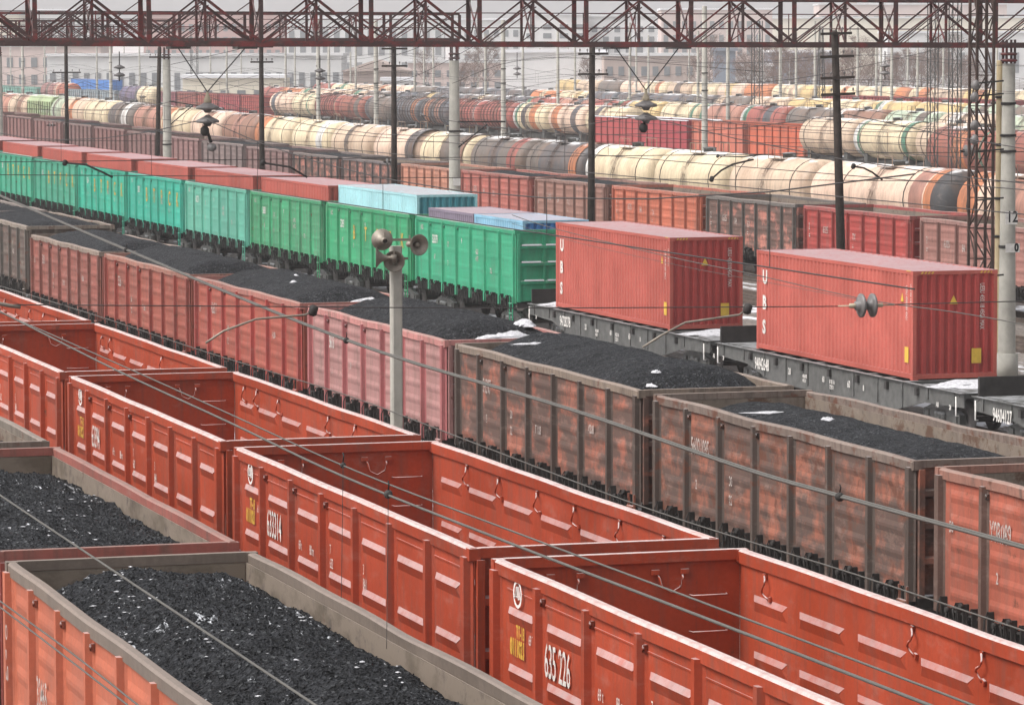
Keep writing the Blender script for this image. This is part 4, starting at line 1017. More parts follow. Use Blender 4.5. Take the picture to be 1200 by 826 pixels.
def mast(label, x, y, z0, z1, r0=.26, r1=.17, mat='conc', group='concrete masts', bands=(), cap=False, lean=0.):
    r = tag(empty('concrete_mast', (x, y, 0)), label, 'mast', group)
    MB().lathe([(r0*1.0, z0), (r0, z0+.01), (r1, z1-.03), (r1*.9, z1)], (0, 0, 0), (lean, 0, 1), 20).build('shaft', mat, r)
    for z in bands:
        rr = r0+(r1-r0)*(z-z0)/(z1-z0); MB().lathe([(rr, z-.04), (rr+.035, z-.04), (rr+.035, z+.04), (rr, z+.04)], (0, 0, 0), (0, 0, 1), 20, cap=False).build('clamp_band', 'dark', r)
    if cap:
        b = MB()
        for sx in (-.14, .14):
            for sy in (-.14, .14): b.box(sx-.03, sx+.03, sy-.03, sy+.03, z1, z1+.75)
        b.build('beam_seat', 'truss', r, (*TC1, .3))
        for z in (.1, .3): MB().lathe([(.18, z1+z-.05), (.27, z1+z-.02), (.27, z1+z+.02), (.18, z1+z+.05)], (0, 0, 0), (0, 0, 1), 14, cap=False).build('clamp_band', 'truss', r, (*TC1, .3))
    return r
GM = 'concrete masts carrying the lattice beams'
m1 = mast('thick concrete mast with number plates at the right edge, carrying the nearest beam', -113.9, 51, -.4, 9.65, .29, .2, group=GM, bands=(8.4, 7.4, 6.9, 3.9), cap=True)
MB().lathe([(.36, -.4), (.36, .5), (.3, .52)], (0, 0, 0), (0, 0, 1), 16).build('footing', 'conc', m1)
p = MB().box(0, .012, -.21, .2, 0, .42).build('number_plate', 'white', m1, None, (.29, 0, 4.6)); text('plate_number', '12', .36, (.014, -.17, .08), p, 'blk', 'end', cond=.8, bold=.01)
p = MB().box(0, .012, -.2, .28, 0, .28).build('number_plate', 'white', m1, None, (.3, 0, 3.72)); text('plate_number', '0', .26, (.014, .1, .04), p, 'blk', 'end', cond=.8, bold=.02)
mast('thin yellowed concrete post touching the thick mast at the right edge', -114.35, 50.9, -.4, 9.75, .14, .11, 'concy', GM, bands=(8.6, 7.1, 5.4, 4.2))
m2 = mast('middle concrete mast behind the light blue container, carrying the second beam', -176.9, 51, -.4, 9.6, .3, .23, group=GM, bands=(6.3,), cap=True)
MB().box(0, .012, -.18, .18, 0, .36).build('number_plate', 'white', m2, None, (.28, .02, 3.75))
m3 = mast('left concrete mast behind the red containers, carrying the third beam', -241.9, 51, -.4, 9.5, .3, .24, group=GM, bands=(4.2,), cap=True)
mast('far concrete mast at the left, partly behind the third beam', -305, 51, -.4, 9.6, .3, .24, group=GM, cap=True)
# brackets on masts
def bracket(mastobj, pts, brace, w=.07):
    b = MB()
    for i in range(len(pts)-1): b.bar(pts[i], pts[i+1], w)
    b.bar(brace[0], brace[1], w*.8); o = b.build('bracket_arm', 'dark', mastobj); o.location = -mastobj.location; return o
P = lambda x, y, X: onX(x, y, X)
bracket(m2, [P(536, 143, -176.7), P(592, 143, -176.7)], (P(537, 173, -176.7), P(571, 146, -176.7)))
bracket(m3, [P(198, 119, -241.7), P(238, 125, -241.7)], (P(200, 146, -241.7), P(226, 124, -241.7)))
# wooden telegraph poles
def tpole(label, x, y, top, lean=(0, 0), arms=((.35, 1.15), (1.1, 1.15)), base=-.3, slant=0.):
    r = tag(empty('telegraph_pole', (x, y, 0)), label, 'telegraph pole', 'wooden telegraph poles along the green train')
    d = Vector((lean[0], lean[1], 1)).normalized(); Ht = top-base
    MB().lathe([(.16, 0), (.11, Ht-.1), (.07, Ht)], (0, 0, base), d, 12).build('shaft', 'wood', r)
    for dn, w in arms:
        c = Vector((0, 0, base))+d*(Ht-dn)+Vector((.13, 0, 0)); v = Vector((.0, 1, slant))
        a = MB(); a.bar(c-v*w/2, c+v*w/2, .08, .08); ao = a.build('crossarm', 'wood', r)
        for q in (-.45, -.2, .2, .45):
            MB().lathe([(.012, 0), (.012, .06), (.03, .06), (.035, .11), (.015, .14)], c+v*w*q+Vector((0, 0, .05)), (0, 0, 1), 8).build('insulator', 'ins', ao)
    return r
tpole('leaning dark telegraph pole in front of the right tank wagons', -112.3, 44.87, 10.7, lean=(-.0, -.035), arms=((.1, 1.0), (.8, 1.1), (1.45, 1.1), (1.95, 1.1)), slant=.03)
tpole('dark telegraph pole with two crossarms behind the blue containers', -138, 45, 10.3, lean=(0, .008))
tpole('dark telegraph pole with two crossarms left of the middle concrete mast', -165.6, 45, 10.5)
tpole('dark telegraph pole with two crossarms right of the left hanging insulator', -190.7, 45, 10.6)
tpole('dark telegraph pole close left of the left concrete mast', -216.8, 45, 10.3, lean=(0, .03), arms=((.6, 1.2),))
tpole('dark telegraph pole with one crossarm near the left edge', -243.8, 45, 10.5, arms=((1.8, 1.8),))
# steel lattice masts
def lattice(label, x, y, top, w=.62, leg=.11, step=.9, mat='steel', group='steel lattice masts', wt=None, base=-.2):
    r = tag(empty('lattice_mast', (x, y, 0)), label, 'lattice mast', group); h0 = w/2; h1 = (wt or w)/2
    pos = lambda sx, sy, z: (sx*(h0+(h1-h0)*(z-base)/(top-base)), sy*(h0+(h1-h0)*(z-base)/(top-base)), z)
    for sx in (-1, 1):
        for sy in (-1, 1): MB().bar(pos(sx, sy, base), pos(sx, sy, top), leg).build('leg', mat, r)
    b = MB(); z = base; k = 0
    while z+step < top:
        s = 1 if k % 2 else -1
        for sx in (-1, 1):
            b.bar(pos(sx, -s, z), pos(sx, s, z+step), leg*.45); b.bar(pos(-s, sx, z), pos(s, sx, z+step), leg*.45)
            b.bar(pos(sx, -1, z), pos(sx, 1, z), leg*.4)
        z += step; k += 1
    b.build('lacing', mat, r); return r
lm = lattice('dark steel lattice mast with ball insulators beside the concrete mast at the right edge', -112.6, 49.5, 13.2, .56, .075, .95, mat='rusty')
for x, y in ((1143, 100), (1142, 114), (1142, 147), (1142, 164)):
    q = onX(x, y, -112.0); MB().lathe([(.04, -.16), (.12, -.1), (.14, 0), (.1, .1), (.04, .16)], q-lm.location, (.2, 0, 1), 12).build('ball_insulator', 'ins', lm)
b = MB()
for y in (98, 113, 178, 235, 325): b.bar(onX(1143, y, -112.1)-lm.location, onX(1176, y-3, -112.1)-lm.location, .05)
b.build('bracket_arm', 'dark', lm)
lattice('thin rusty lattice mast left of the dark one at the right, left of a pair', *onY(1093, 100, 95).xy, 13, .5, .05, 1.6)
lattice('thin rusty lattice mast left of the dark one at the right, right of a pair', *onY(1119, 100, 92).xy, 13, .55, .055, 1.6)
lattice('slim lattice mast in the distance above the orange gondolas', *onY(887, 100, 150).xy, 13, .9, .08, 1.6)
lattice('narrow lattice mast behind the leaning telegraph pole', *onY(962, 100, 165).xy, 12.5, 1.0, .09, 1.6, wt=.3)
lattice('slim dark lattice mast left of centre in the distance', *onY(228, 100, 150).xy, 13, 1.1, .1, 1.6)
# further concrete masts in the yard
FM = [(13, 150, 10.5), (27, 95, 12), (53, 140, 12), (66, 160, 11), (83, 180, 10), (114, 130, 12), (130, 98, 12.5), (146, 190, 11), (164, 140, 11), (173, 210, 11), (247, 160, 12), (266, 130, 11.5), (283, 190, 10), (335, 135, 12), (346, 160, 12), (373, 95, 13), (386, 150, 12), (411, 170, 9.5),
      (417, 150, 11), (441, 86, 12.5), (486, 140, 12), (497, 200, 11), (508, 160, 11), (569, 150, 12), (590, 96, 12.5), (613, 135, 11), (654, 122, 12), (674, 165, 12), (738, 145, 13), (760, 200, 12), (818, 150, 12), (826, 92, 13), (853, 120, 13), (914, 190, 11), (933, 180, 12), (978, 200, 12), (1005, 175, 12.5), (1027, 190, 11), (1045, 160, 12), (1075, 205, 11)]
FM = sorted(FM+[(x_+rnd.uniform(-6, 6), rnd.uniform(190, 330), rnd.uniform(10, 14)) for x_ in range(20, 1190, 36)])
for k, (x, Y, h) in enumerate(FM):
    q = onY(x, 120, Y); thick = Y < 100
    mast(f'{"thicker" if thick else "thin"} pale catenary mast in the hazy yard, {k+1 if k else "first"}{"" if not k else ("nd" if k==1 else "rd" if k==2 else "st" if k in (20,30,40,50,60,70) else "nd" if k in (21,31,41,51,61,71) else "rd" if k in (22,32,42,52,62,72) else "th")} from the left edge', q.x, q.y, -.3, h, .24 if thick else .2, .17 if thick else .13, group='pale catenary masts in the distance',
         bands=(7.2, 8.4) if thick else (), lean=rnd.uniform(-.008, .008))
    r = bpy.context.scene.collection.objects[-1] if False else None

# loudspeaker post
r = tag(empty('loudspeaker_post', (-79.4, 21.6, 0)), 'square concrete post with four grey horn loudspeakers between the wagon rows', 'loudspeaker post')
MB().prism([(-.115, -.085), (-.085, -.115), (.085, -.115), (.115, -.085), (.115, .085), (.085, .115), (-.085, .115), (-.115, .085)], -.3, 6.05, 'z').build('post', 'conc', r)
def horn_mb():
    b = MB(); b.lathe([(.05, -.42), (.07, -.42), (.07, -.3), (.035, -.28), (.045, -.2), (.09, -.1), (.16, -.02), (.235, .03), (.245, .04), (.23, .04), (.15, -.01), (.08, -.09), (.03, -.19)], (0, 0, 0), (1, 0, 0), 22, cap=False)
    b.lathe([(.001, -.13), (.05, -.12), (.055, -.02), (.03, .0), (.001, .0)], (0, 0, 0), (1, 0, 0), 12)
    b.bar((-.36, 0, 0), (-.36, 0, .2), .03)
    return b
base = Vector((-79.4, 21.6, 0))
view = Vector((-math.sin(YAW), math.cos(YAW), 0))
def horn(x, y, direc, nm):
    q = onX(x, y, -79.2)-base
    h = part('horn', (), horn_mb, 'horn', r, None, q); h.rotation_euler = Vector(direc).to_track_quat('X', 'Z').to_euler(); h.scale = (.93,)*3
    return q
horn(448, 281, (-.95, .1, .02), 1); horn(490, 287, (.85, .25, 0), 2); horn(443, 302, (-.3, -.95, 0), 3); horn(462, 306, (.75, -.25, -.1), 4)
b = MB(); b.bar(onX(452, 281, -79.4)-base, onX(486, 281, -79.4)-base, .05); b.bar(onX(448, 303, -79.4)-base, onX(478, 303, -79.4)-base, .05); b.build('bracket_arm', 'horn', r)

# ------------------------------------------------------------------ wires
def wire(label, pts, rad=.008, mat='wire', cat='wire', name='overhead_wire', group='overhead wires', double=0., n=5, clamps=()):
    b = MB(); P_ = [Vector(p) for p in pts]
    # smooth the run with Catmull-Rom
    out = []
    for i in range(len(P_)-1):
        p0, p1, p2, p3 = P_[max(i-1, 0)], P_[i], P_[i+1], P_[min(i+2, len(P_)-1)]
        for s in range(6):
            t = s/6; out.append(.5*((2*p1)+(-p0+p2)*t+(2*p0-5*p1+4*p2-p3)*t*t+(-p0+3*p1-3*p2+p3)*t**3))
    out.append(P_[-1])
    b.tube(out, rad, n)
    if double: b.tube([p+Vector((0, double*.5, double*.35)) for p in out], rad, n)
    o = b.build(name, mat); tag(o, label, cat, group)
    for c in clamps:
        q = MB(); q.lathe([(rad*1.2, -.05), (rad*3.2, -.03), (rad*3.2, .03), (rad*1.2, .05)], c, (-.95, .3, -.05), 10); q.tube([c+Vector((0, 0, rad*3)), c+Vector((.03, 0, .1)), c+Vector((.0, 0, .13))], .008, 5); k = q.build('clamp', 'dark', o)
    return o
W1 = [(-60, 205), (0, 230), (145, 292), (400, 397), (667, 480), (873, 550), (984, 582), (1200, 642), (1330, 684)]
wire('thick double wire running from the left edge down to the right edge', [onY(x, y, 15) for x, y in W1], .0155, double=.042, clamps=[onY(406, 399, 15), onY(984, 582, 15), onY(148, 293, 15)])
W2a = [(-40, 346), (0, 365), (133, 432), (267, 494), (400, 557), (600, 637), (801, 714), (1090, 826), (1250, 890)]
W2b = [(-40, 352), (0, 366), (133, 424), (267, 484), (413, 550), (600, 622), (801, 697), (1141, 826), (1290, 885)]
wire('lower of the two parallel grey wires crossing the orange gondolas', [onY(x, y, 9.8) for x, y in W2a], .0135, clamps=[onY(455, 579, 9.8)])
wire('upper of the two parallel grey wires crossing the orange gondolas', [onY(x, y, 10.1) for x, y in W2b], .0095, clamps=[onY(402, 545, 10.1)])
wire('single grey wire over the coal in the lower left corner', [onY(x, y, 5) for x, y in ((-40, 553), (0, 580), (185, 703), (370, 826), (430, 867))], .008)
wire('lower of the two thin wires over the salmon-red gondola', [onY(x, y, 3.2) for x, y in ((-40, 681), (0, 711), (75, 768), (150, 826), (200, 866))], .0045)
wire('upper of the two thin wires over the salmon-red gondola', [onY(x, y, 3.2) for x, y in ((-40, 674), (0, 704), (75, 758), (162, 826), (210, 864))], .0045)
wire('thin grey wire sloping across the big red containers', [onY(x, y, 30) for x, y in ((600, 252), (650, 268), (780, 300), (880, 321), (1015, 351), (1120, 366), (1200, 380), (1300, 398))], .011)
wire('finer wire below the sloping one across the big red containers', [onY(x, y, 30.3) for x, y in ((600, 262), (680, 285), (800, 312), (900, 331), (1010, 352))], .006)
for (pts, lab) in (([(30, 318), (120, 340), (240, 362), (560, 470), (800, 555), (1000, 628), (1210, 700)], 'thin steel wire strung low along the orange gondolas'),):
    wire(lab, [onY(x, y, 19) for x, y in [(0, 335), (120, 372), (240, 412), (400, 461), (540, 513), (760, 596), (1000, 672), (1210, 742)]], .012)
# droppers on the two foreground wires
for k, (x, y, y2) in enumerate(((402, 547, 700), (455, 580, 760))):
    p = onY(x, y, 9.9); q = onY(x-2, y2, 9.9); wire(f'thin vertical dropper hanging from the grey wires, {["left", "right"][k]} one', [p, (p+q)/2, q], .0035, 'wiredk', 'dropper', 'dropper_wire', 'vertical droppers')
# cross-span wire with insulators
XS = -60
wa = wire('dark horizontal cross-span wire in front of the coal gondolas, left of its insulators', [onX(x, y, XS) for x, y in ((-60, 356), (0, 357), (300, 359), (600, 361), (984, 359))], .009, 'wiredk')
wb = wire('dark horizontal cross-span wire right of the insulators, in front of the right container', [onX(x, y, XS) for x, y in ((1040, 357), (1120, 355), (1200, 353), (1280, 352))], .009, 'wiredk')
def disc_ins_mb(n):
    b = MB(); b.lathe([(.012, -.5), (.012, -.3), (.04, -.29), (.04, -.16), (.02, -.15)], (0, 0, 0), (0, 1, 0), 10)
    b.lathe([(.012, .5), (.012, .3), (.035, .29), (.035, .2), (.02, .18)], (0, 0, 0), (0, 1, 0), 10); return b
r = tag(empty('strain_insulator', onX(1015, 358, XS)), 'pair of dark disc insulators in a cream fitting in front of the right big container', 'insulator', 'disc insulators on wires')
disc_ins_mb(2).build('fitting', 'cream', r)
for s in (-.1, .1): MB().lathe([(.03, -.1), (.075, -.09), (.08, -.03), (.17, -.02), (.2, .0), (.195, .03), (.13, .04), (.05, .05), (.03, .07)], (0, s, 0), (0, 1, 0), 24).build('disc', 'ins', r)
def small_ins(label, q, d=(0, 1, 0), n=2, s=1.):
    r = tag(empty('strain_insulator', q), label, 'insulator', 'disc insulators on wires')
    MB().lathe([(.02, -.3), (.045, -.2), (.045, .2), (.02, .3)], (0, 0, 0), d, 8).build('fitting', 'dark', r)
    for k in range(n): MB().lathe([(.04*s, -.04), (.14*s, -.01), (.15*s, .02), (.04*s, .05)], Vector(d)*(k-(n-1)/2)*.16*s, d, 16).build('disc', 'ins', r)
    return r
# horizontal cross-spans at the beams
def fx(label, X, y0, y1, x0=0, x1=1200):
    return wire(label, [onX(x, y0+(y1-y0)*(x-x0)/(x1-x0), X) for x in (x0-80, x0, (x0+x1)/2, x1, x1+30)], .012, 'wiredk')
fx('thin cross-span wire below the nearest beam, upper one', -114, 205, 213)
fx('thin cross-span wire below the nearest beam, lower one', -114.2, 190, 178)
fx('thin cross-span wire through the tank wagons by the middle mast', -177, 165, 168, 0, 1100)
fx('thin cross-span wire high over the left tank wagons', -242, 128, 132, 0, 700)
for k, (x, y, X) in enumerate(((456, 190, -177), (494, 136, -240), (795+340, 177, -114), (167, 114, -300), (60, 147, -240))):
    small_ins(['small pair of disc insulators by the second wagon left of the middle mast', 'tiny disc insulators over the slate tank left of the middle mast', 'dark pair of disc insulators left of the ball insulators at the right mast', 'tiny disc insulators over the left tank wagons', 'tiny disc insulators near the left edge above the brown gondolas'][k], onX(x, y, X), n=2, s=1.3 if k in (0, 2) else 1.)
# registration arms
ARMS = [(XS, [(367, 364), (358, 369), (300, 374), (262, 388), (241, 402)], .018, 'bent grey registration arm in front of the bright red gondola'),
        (XS, [(876, 362), (866, 369), (803, 378), (775, 393), (753, 407)], .018, 'bent dark registration arm in front of the left big container'),
        (XS, [(-30, 352), (0, 356), (10, 358), (24, 360)], .03, 'stub of a registration arm at the left edge'),
        (-114, [(834, 210), (845, 200), (858, 193), (883, 187)], .03, 'bent arm in front of the cream tank at the right'),
        (-114, [(1000, 195), (1012, 197), (1022, 202), (1034, 211)], .03, 'bent arm above the pink-cream tank at the right'),
        (-114, [(76, 191), (100, 193), (118, 201), (132, 208)], .03, 'bent arm in front of the turquoise gondola at the left'),
        (-114, [(308, 191), (340, 196), (360, 208)], .03, 'bent arm above the third red container'),
        (-177, [(1+840, 183), (870, 184), (897, 181)], .03, 'short arm on top of the beige tank at the right')]
for X, pts, rad, lab in ARMS:
    o = MB().tube([onX(x, y, X) for x, y in pts], rad, 8).build('registration_arm', 'horn' if X == XS else 'dark'); tag(o, lab, 'registration arm', 'registration arms of the overhead line')
    q = onX(pts[0][0], pts[0][1], X); MB().lathe([(.03, -.09), (.07, -.06), (.07, .06), (.03, .09)], q, (0, .3, 1), 10).build('clamp', 'dark', o)
# hanging insulators under the nearest beam
def hang(label, xa, xb, xc, yv, X=-114.1, ball=None):
    c = onX(xc, yv, X); r = tag(empty('hanging_insulator', c), label, 'insulator', 'bell insulators hanging from the nearest beam')
    for x in (xa, xb):
        q = onX(x, 57, X)-c; MB().bar(q, (0, 0, 0), .035, n=6).build('hanger_rod', 'dark', r)
        MB().box(-.35, .35, -.3, .3, -.02, .12).build('hanger_plate', 'steel', r, None, q)
    MB().lathe([(.03, 0), (.05, -.1), (.1, -.2), (.12, -.3), (.08, -.34)], (0, 0, 0), (0, 0, 1), 14).build('cap', 'cream', r)
    for z in (-.42, -.82):
        MB().lathe([(.06, z+.14), (.1, z+.1), (.2, z+.05), (.33, z-.01), (.35, z-.05), (.33, z-.09), (.14, z-.11), (.08, z-.2)], (0, 0, 0), (0, 0, 1), 26).build('bell_disc', 'ins', r)
    MB().lathe([(.05, -1.0), (.13, -1.08), (.14, -1.2), (.06, -1.3)], (.05, -.1, 0), (0, 0, 1), 12).build('clamp', 'dark', r)
    if ball:
        MB().tube([(0, 0, -1.2), (.0, .1, -1.5)], .05, 6).build('link', 'dark', r)
        MB().lathe([(.02, .12), (.12, .08), (.15, 0), (.12, -.08), (.02, -.12)], (0, .12, -1.65), (0, 0, 1), 12).build('ball_insulator', 'ins', r)
hang('left bell-shaped insulator hanging on V rods, in front of the orange tank', 209, 287, 243, 108, ball=True)
hang('right bell-shaped insulator hanging on V rods, in front of the cream tank', 722, 795, 757, 106)
for k, (x, y, X) in enumerate(((140, 84, -177), (375, 88, -177), (606, 84, -240), (1037, 82, -177))):
    q = onX(x, y, X); r = tag(empty('hanging_insulator', q), ['small dark hanging insulator above the brown tanks at the left', 'small dark hanging insulator above the red ribbed wagons', 'small dark hanging insulator before the white building', 'small dark hanging insulator before the bare trees at the right'][k], 'insulator', 'small hanging insulators')
    MB().bar((0, 0, -.45), (0, 0, .9 if X == -177 else 1.2), .05, n=6).build('hanger_rod', 'dark', r)
    for z in (.2, -.15): MB().lathe([(.05, z+.1), (.26, z), (.26, z-.05), (.06, z-.1)], (0, 0, 0), (0, 0, 1), 16).build('bell_disc', 'ins', r)
# running wires over the tracks behind: messenger with droppers and contact wire
def catenary(label, Y, xs, zc=6.2, zm=8.1, sag=1.2):
    b = MB()
    r = tag(empty('catenary_line', (xs[0], Y, 0)), label, 'overhead line', 'overhead lines over the tracks behind')
    mm, cc, dd = [], [], MB(); off = Vector((xs[0], Y, 0))
    for a, c in zip(xs[:-1], xs[1:]):
        for k in range(8):
            t = k/8; x = a+(c-a)*t; z = zm-sag*4*t*(1-t); mm.append(Vector((x, Y, z))-off); cc.append(Vector((x, Y, zc))-off)
            if k in (1, 3, 5, 7): dd.bar(mm[-1], cc[-1], .012)
    mm.append(Vector((xs[-1], Y, zm))-off); cc.append(Vector((xs[-1], Y, zc))-off)
    MB().tube(mm, .014, 4).build('messenger_wire', 'wiredk', r); MB().tube(cc, .014, 4).build('contact_wire', 'wiredk', r); dd.build('droppers', 'wiredk', r)
for k, Y in enumerate((25.2, 38.9, 45.6, 56.7, 61.9, 66.8, 72, 77, 118, 134)):
    catenary(f'thin overhead line running along the tracks, {ordn[k] if k else "first"} behind the middle gondola row', Y, [-48 if Y > 30 else -60, -114.1, -177, -241.9, -305, -370, -440, -520])
for k, (Y, z) in enumerate(((44.5, 9.95), (45.5, 9.95), (44.5, 9.2), (45.5, 9.2))):
    xs = [-85, -110.9, -138, -165.6, -190.7, -216.8, -243.8, -280]; pts = []
    for a, c in zip(xs[:-1], xs[1:]):
        for q in range(3): t = q/3; pts.append((a+(c-a)*t, Y, z-1.2*t*(1-t)))
    pts.append((xs[-1], Y, z)); wire(f'telegraph wire strung between the wooden poles, {["upper near", "upper far", "lower near", "lower far"][k]} one', pts, .006, 'wiredk', group='telegraph wires')
for k, pts in enumerate(([(400, 107), (480, 92), (560, 52)], [(420, 80), (455, 68), (490, 56), (520, 40)], [(530, 98), (640, 68), (900, 85)], [(798, 99), (930, 93), (1090, 60), (1150, 40)], [(200, 76), (280, 58), (300, 50)])):
    wire(['slanting thin wire left of the middle mast', 'steep thin wire left of the middle mast below the beam', 'sagging thin wire right of the middle mast', 'long thin wire rising to the right below the beam', 'thin wire rising by the left hanging insulator'][k], [onX(x, y, -150) for x, y in pts], .011, 'wiredk')

# ------------------------------------------------------------------ the far side: buildings, trees, hillside
def bmat(name, col, var=.12): return plain(name, col, .9, var, .12, bump=0)
BM = {'grey': bmat('grey_wall', (.66, .66, .65)), 'white': bmat('white_wall', (.75, .74, .73)), 'pink': bmat('pinkish_brick', (.62, .5, .46)), 'brown': bmat('brown_brick', (.46, .37, .33)), 'roof': bmat('roof_sheet', (.68, .68, .68)),
      'cream': bmat('cream_wall', (.75, .69, .57)), 'snowroof': bmat('snowy_roof', (.78, .78, .8)), 'blue': bmat('slate_wall', (.22, .25, .3)), 'red': bmat('red_brick', (.52, .33, .3))}
def building(label, x0, x1, ytop, D, wall='grey', roof='roof', gable=0., wins=(0, 0), deep=30, base=0., kind='building', chimney=0):
    """front from pixel columns x0..x1 at depth D, standing on the ground"""
    a, c = onD(x0, ytop, D), onD(x1, ytop, D); w = (c-a).length; h = (a.z+c.z)/2-base; mid = (a+c)/2
    r = tag(empty('building', (mid.x, mid.y, base), YAW), label, kind, None)
    MB().box(-w/2, w/2, 0, deep, -2, h).build('wall', BM[wall], r)
    b = MB()
    if gable: b.prism([(-w/2-.5, h+.02), (w/2+.5, h+.02), (0, h+gable)], -1, deep+1, 'y')
    else: b.box(-w/2-.4, w/2+.4, -.5, deep+.5, h+.01, h+.6)
    b.build('roof', BM[roof], r)
    nx, nz = wins
    if nx:
        mesh = MB().box(-.5, .5, -.12, 0, 0, 1).mesh('window')
        for i in range(nx):
            for j in range(nz):
                o = link('window', mesh, 'glass', r, None, (-w/2+w*(i+.5)/nx, -.02, h*(.12+.8*j/nz))); o.scale = (w/nx*.5, 1, h/nz*.45)
    for i in range(chimney):
        MB().lathe([(1.3, h), (1., h+9)], (-w*.3+i*w*.3, deep/2, 0), (0, 0, 1), 10).build('chimney', BM['brown'], r)
    return r
GBm = 720
building('long grey warehouse with a pale front across the left distance', 55, 400, 66, 860, 'grey', 'roof', wins=(26, 1))
building('pinkish brick building peeping under the beam at the upper left', -10, 118, 55, 980, 'pink', 'roof', wins=(9, 2))
building('pale cream hall in the middle left distance behind the red ribbed wagons', 214, 332, 92, 690, 'cream', 'snowroof', wins=(6, 1), deep=20)
building('brownish low gabled building left of the middle mast', 402, 478, 84, 760, 'brown', 'brown', gable=2.2, wins=(0, 0))
building('small white shed with windows left of the middle mast', 448, 482, 95, 700, 'white', 'snowroof', wins=(4, 1), deep=10)
building('grey factory block with a flat roof behind the middle mast', 478, 590, 74, 900, 'pink', 'roof', wins=(8, 2))
building('bright white building right of the middle mast', 588, 710, 62, 820, 'white', 'snowroof', wins=(0, 0))
building('brown brick building behind the right hanging insulator', 708, 815, 66, 800, 'brown', 'roof', wins=(8, 2))
building('dark slate loading tower at the right of the brown brick building', 838, 862, 60, 770, 'blue', 'blue', deep=8)
building('low grey shed left of the bare trees', 862, 905, 78, 790, 'grey', 'snowroof', wins=(4, 1))
building('dark roofed long shed among the bare trees', 905, 975, 62, 900, 'blue', 'snowroof', wins=(5, 1))
building('tall white factory tower behind the nearest beam, left one', 612, 690, 18, 1150, 'white', 'snowroof', wins=(4, 6))
building('tall pale factory block behind the nearest beam, right one', 690, 770, 20, 1180, 'white', 'roof', wins=(6, 5))
building('pale grey apartment slab behind the beam at the upper left', 40, 110, 13, 1300, 'grey', 'snowroof', wins=(10, 7))
building('cream block behind the beam at the upper left edge', -30, 22, 18, 1280, 'cream', 'snowroof', wins=(5, 5))
building('reddish brick block behind the beam at the upper left', 168, 330, 16, 1350, 'red', 'roof', wins=(16, 4))
building('pale grey hall behind the beam left of the middle', 335, 520, 22, 1300, 'grey', 'snowroof', wins=(14, 3))
building('pale block behind the beam above the middle mast', 530, 610, 24, 1250, 'grey', 'snowroof', wins=(7, 4))
building('pink-grey plant hall behind the beam at the right', 775, 905, 12, 1300, 'pink', 'snowroof', wins=(12, 4))
building('long cream shed wall behind the beam at the right', 880, 1205, 22, 1420, 'cream', 'roof', wins=(0, 0))
building('long low roof in front of the cream shed at the right', 1040, 1230, 39, 1250, 'grey', 'snowroof', wins=(12, 1))
building('brownish mill block behind the beam near the right edge', 960, 1180, 6, 1600, 'pink', 'roof', wins=(18, 4), chimney=2)
# bare trees
def tree_meshes(seed, birch):
    q = random.Random(seed); tr, cr = MB(), MB(); H = q.uniform(8, 11)
    tr.bar((0, 0, -.5), (q.uniform(-.3, .3), 0, H*.5), .32 if not birch else .26, n=6, r2=.18); tr.bar((q.uniform(-.1, .1), 0, H*.5), (q.uniform(-.4, .4), 0, H*.95), .18, n=6, r2=.04)
    for k in range(26):
        z = H*q.uniform(.25, .9); t = q.uniform(0, 6.28); l = (H-z)*.5+q.uniform(.6, 1.6); e = Vector((math.cos(t)*l*.6, math.sin(t)*l*.6, z+l*.75)); s = Vector((0, 0, z))
        cr.bar(s, e, .07, n=3, r2=.02)
        for j in range(9):
            u = q.uniform(.3, 1); p = s.lerp(e, u); d = Vector((q.uniform(-1, 1), q.uniform(-1, 1), q.uniform(0, 1.2))).normalized()*q.uniform(.5, 1.4); cr.bar(p, p+d, .035, n=3, r2=.012)
            for jj in range(3):
                p2 = p+d*q.uniform(.3, .9); d2 = Vector((q.uniform(-1, 1), q.uniform(-1, 1), q.uniform(-.2, 1))).normalized()*.6; cr.bar(p2, p2+d2, .025, n=3)
    return tr.mesh('trunk'), cr.mesh('crown')
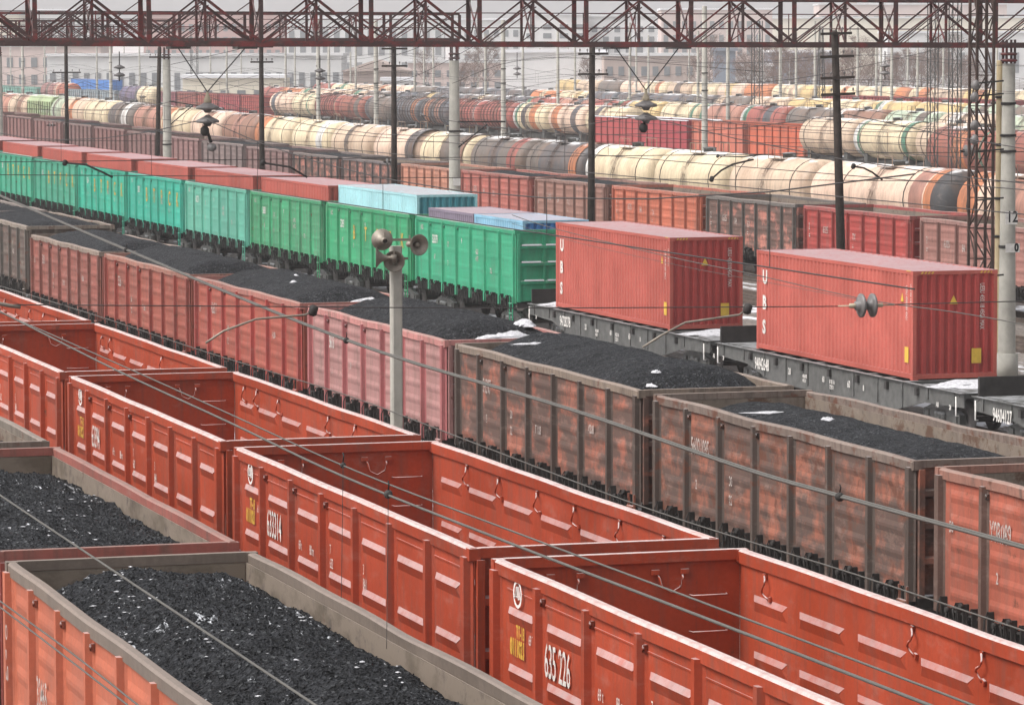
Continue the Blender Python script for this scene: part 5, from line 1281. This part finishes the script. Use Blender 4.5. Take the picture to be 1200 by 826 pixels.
TM = [tree_meshes(s, s % 3 == 0) for s in range(5)]
k = 0
for x, D in [(866+i*9.4+rnd.uniform(-4, 4), rnd.uniform(610, 730)) for i in range(31)]+[(540, 700), (556, 730), (500, 760), (690, 740), (570, 690), (820, 700), (832, 720)]:
    q = onD(x, 100, D); birch = k % 3 == 0
    o = tag(empty('bare_tree', (q.x, q.y, -.2), rnd.uniform(0, 6)), '', 'tree', 'bare trees beyond the yard')
    o['label'] = f'{"white-stemmed bare birch" if birch else "brown bare tree"} of the thicket at the right, {"number "+str(k+1)+" from its left" if k < 31 else "stray "+ordn[k-30]}'
    tm = TM[k % 5 if not birch else (0 if k % 2 else 3)]; sc = rnd.uniform(.8, 1.15); o.scale = (sc*1.2, sc*1.2, sc)
    link('trunk', tm[0], 'birch' if birch else 'bark', o); link('crown', tm[1], 'twig', o); k += 1
# hillside
b = MB(); vs = []; NXh, NYh = 60, 10
for j in range(NYh+1):
    for i in range(NXh+1):
        x = -150+1500*i/NXh; D = 1700+220*j; q = onD(x, 59, D)
        z = -3+j/NYh*30*(.65+.5*noise.noise(Vector((i*.09, j*.3, 2))))+4*noise.noise(Vector((i*.3, j*.6, 0)))
        vs.append((q.x, q.y, z if j else -3))
b.add(vs, [(j*(NXh+1)+i, j*(NXh+1)+i+1, (j+1)*(NXh+1)+i+1, (j+1)*(NXh+1)+i) for j in range(NYh) for i in range(NXh)], True)
struct(b.build('hills', 'hill'))

# ------------------------------------------------------------------ haze
M = bpy.data.materials.new('haze'); M.use_nodes = True; t = M.node_tree; t.nodes.clear()
o_ = t.nodes.new('ShaderNodeOutputMaterial'); pv = t.nodes.new('ShaderNodeVolumePrincipled'); t.links.new(pv.outputs[0], o_.inputs['Volume'])
pv.inputs['Color'].default_value = (.97, .97, .98, 1); pv.inputs['Density'].default_value = .00024; pv.inputs['Anisotropy'].default_value = .2
hz = MB().box(-4600, 130, -160, 4900, -5, 75).build('haze', M); hz['kind'] = 'stuff'; hz['label'] = 'pale winter haze over the yard'
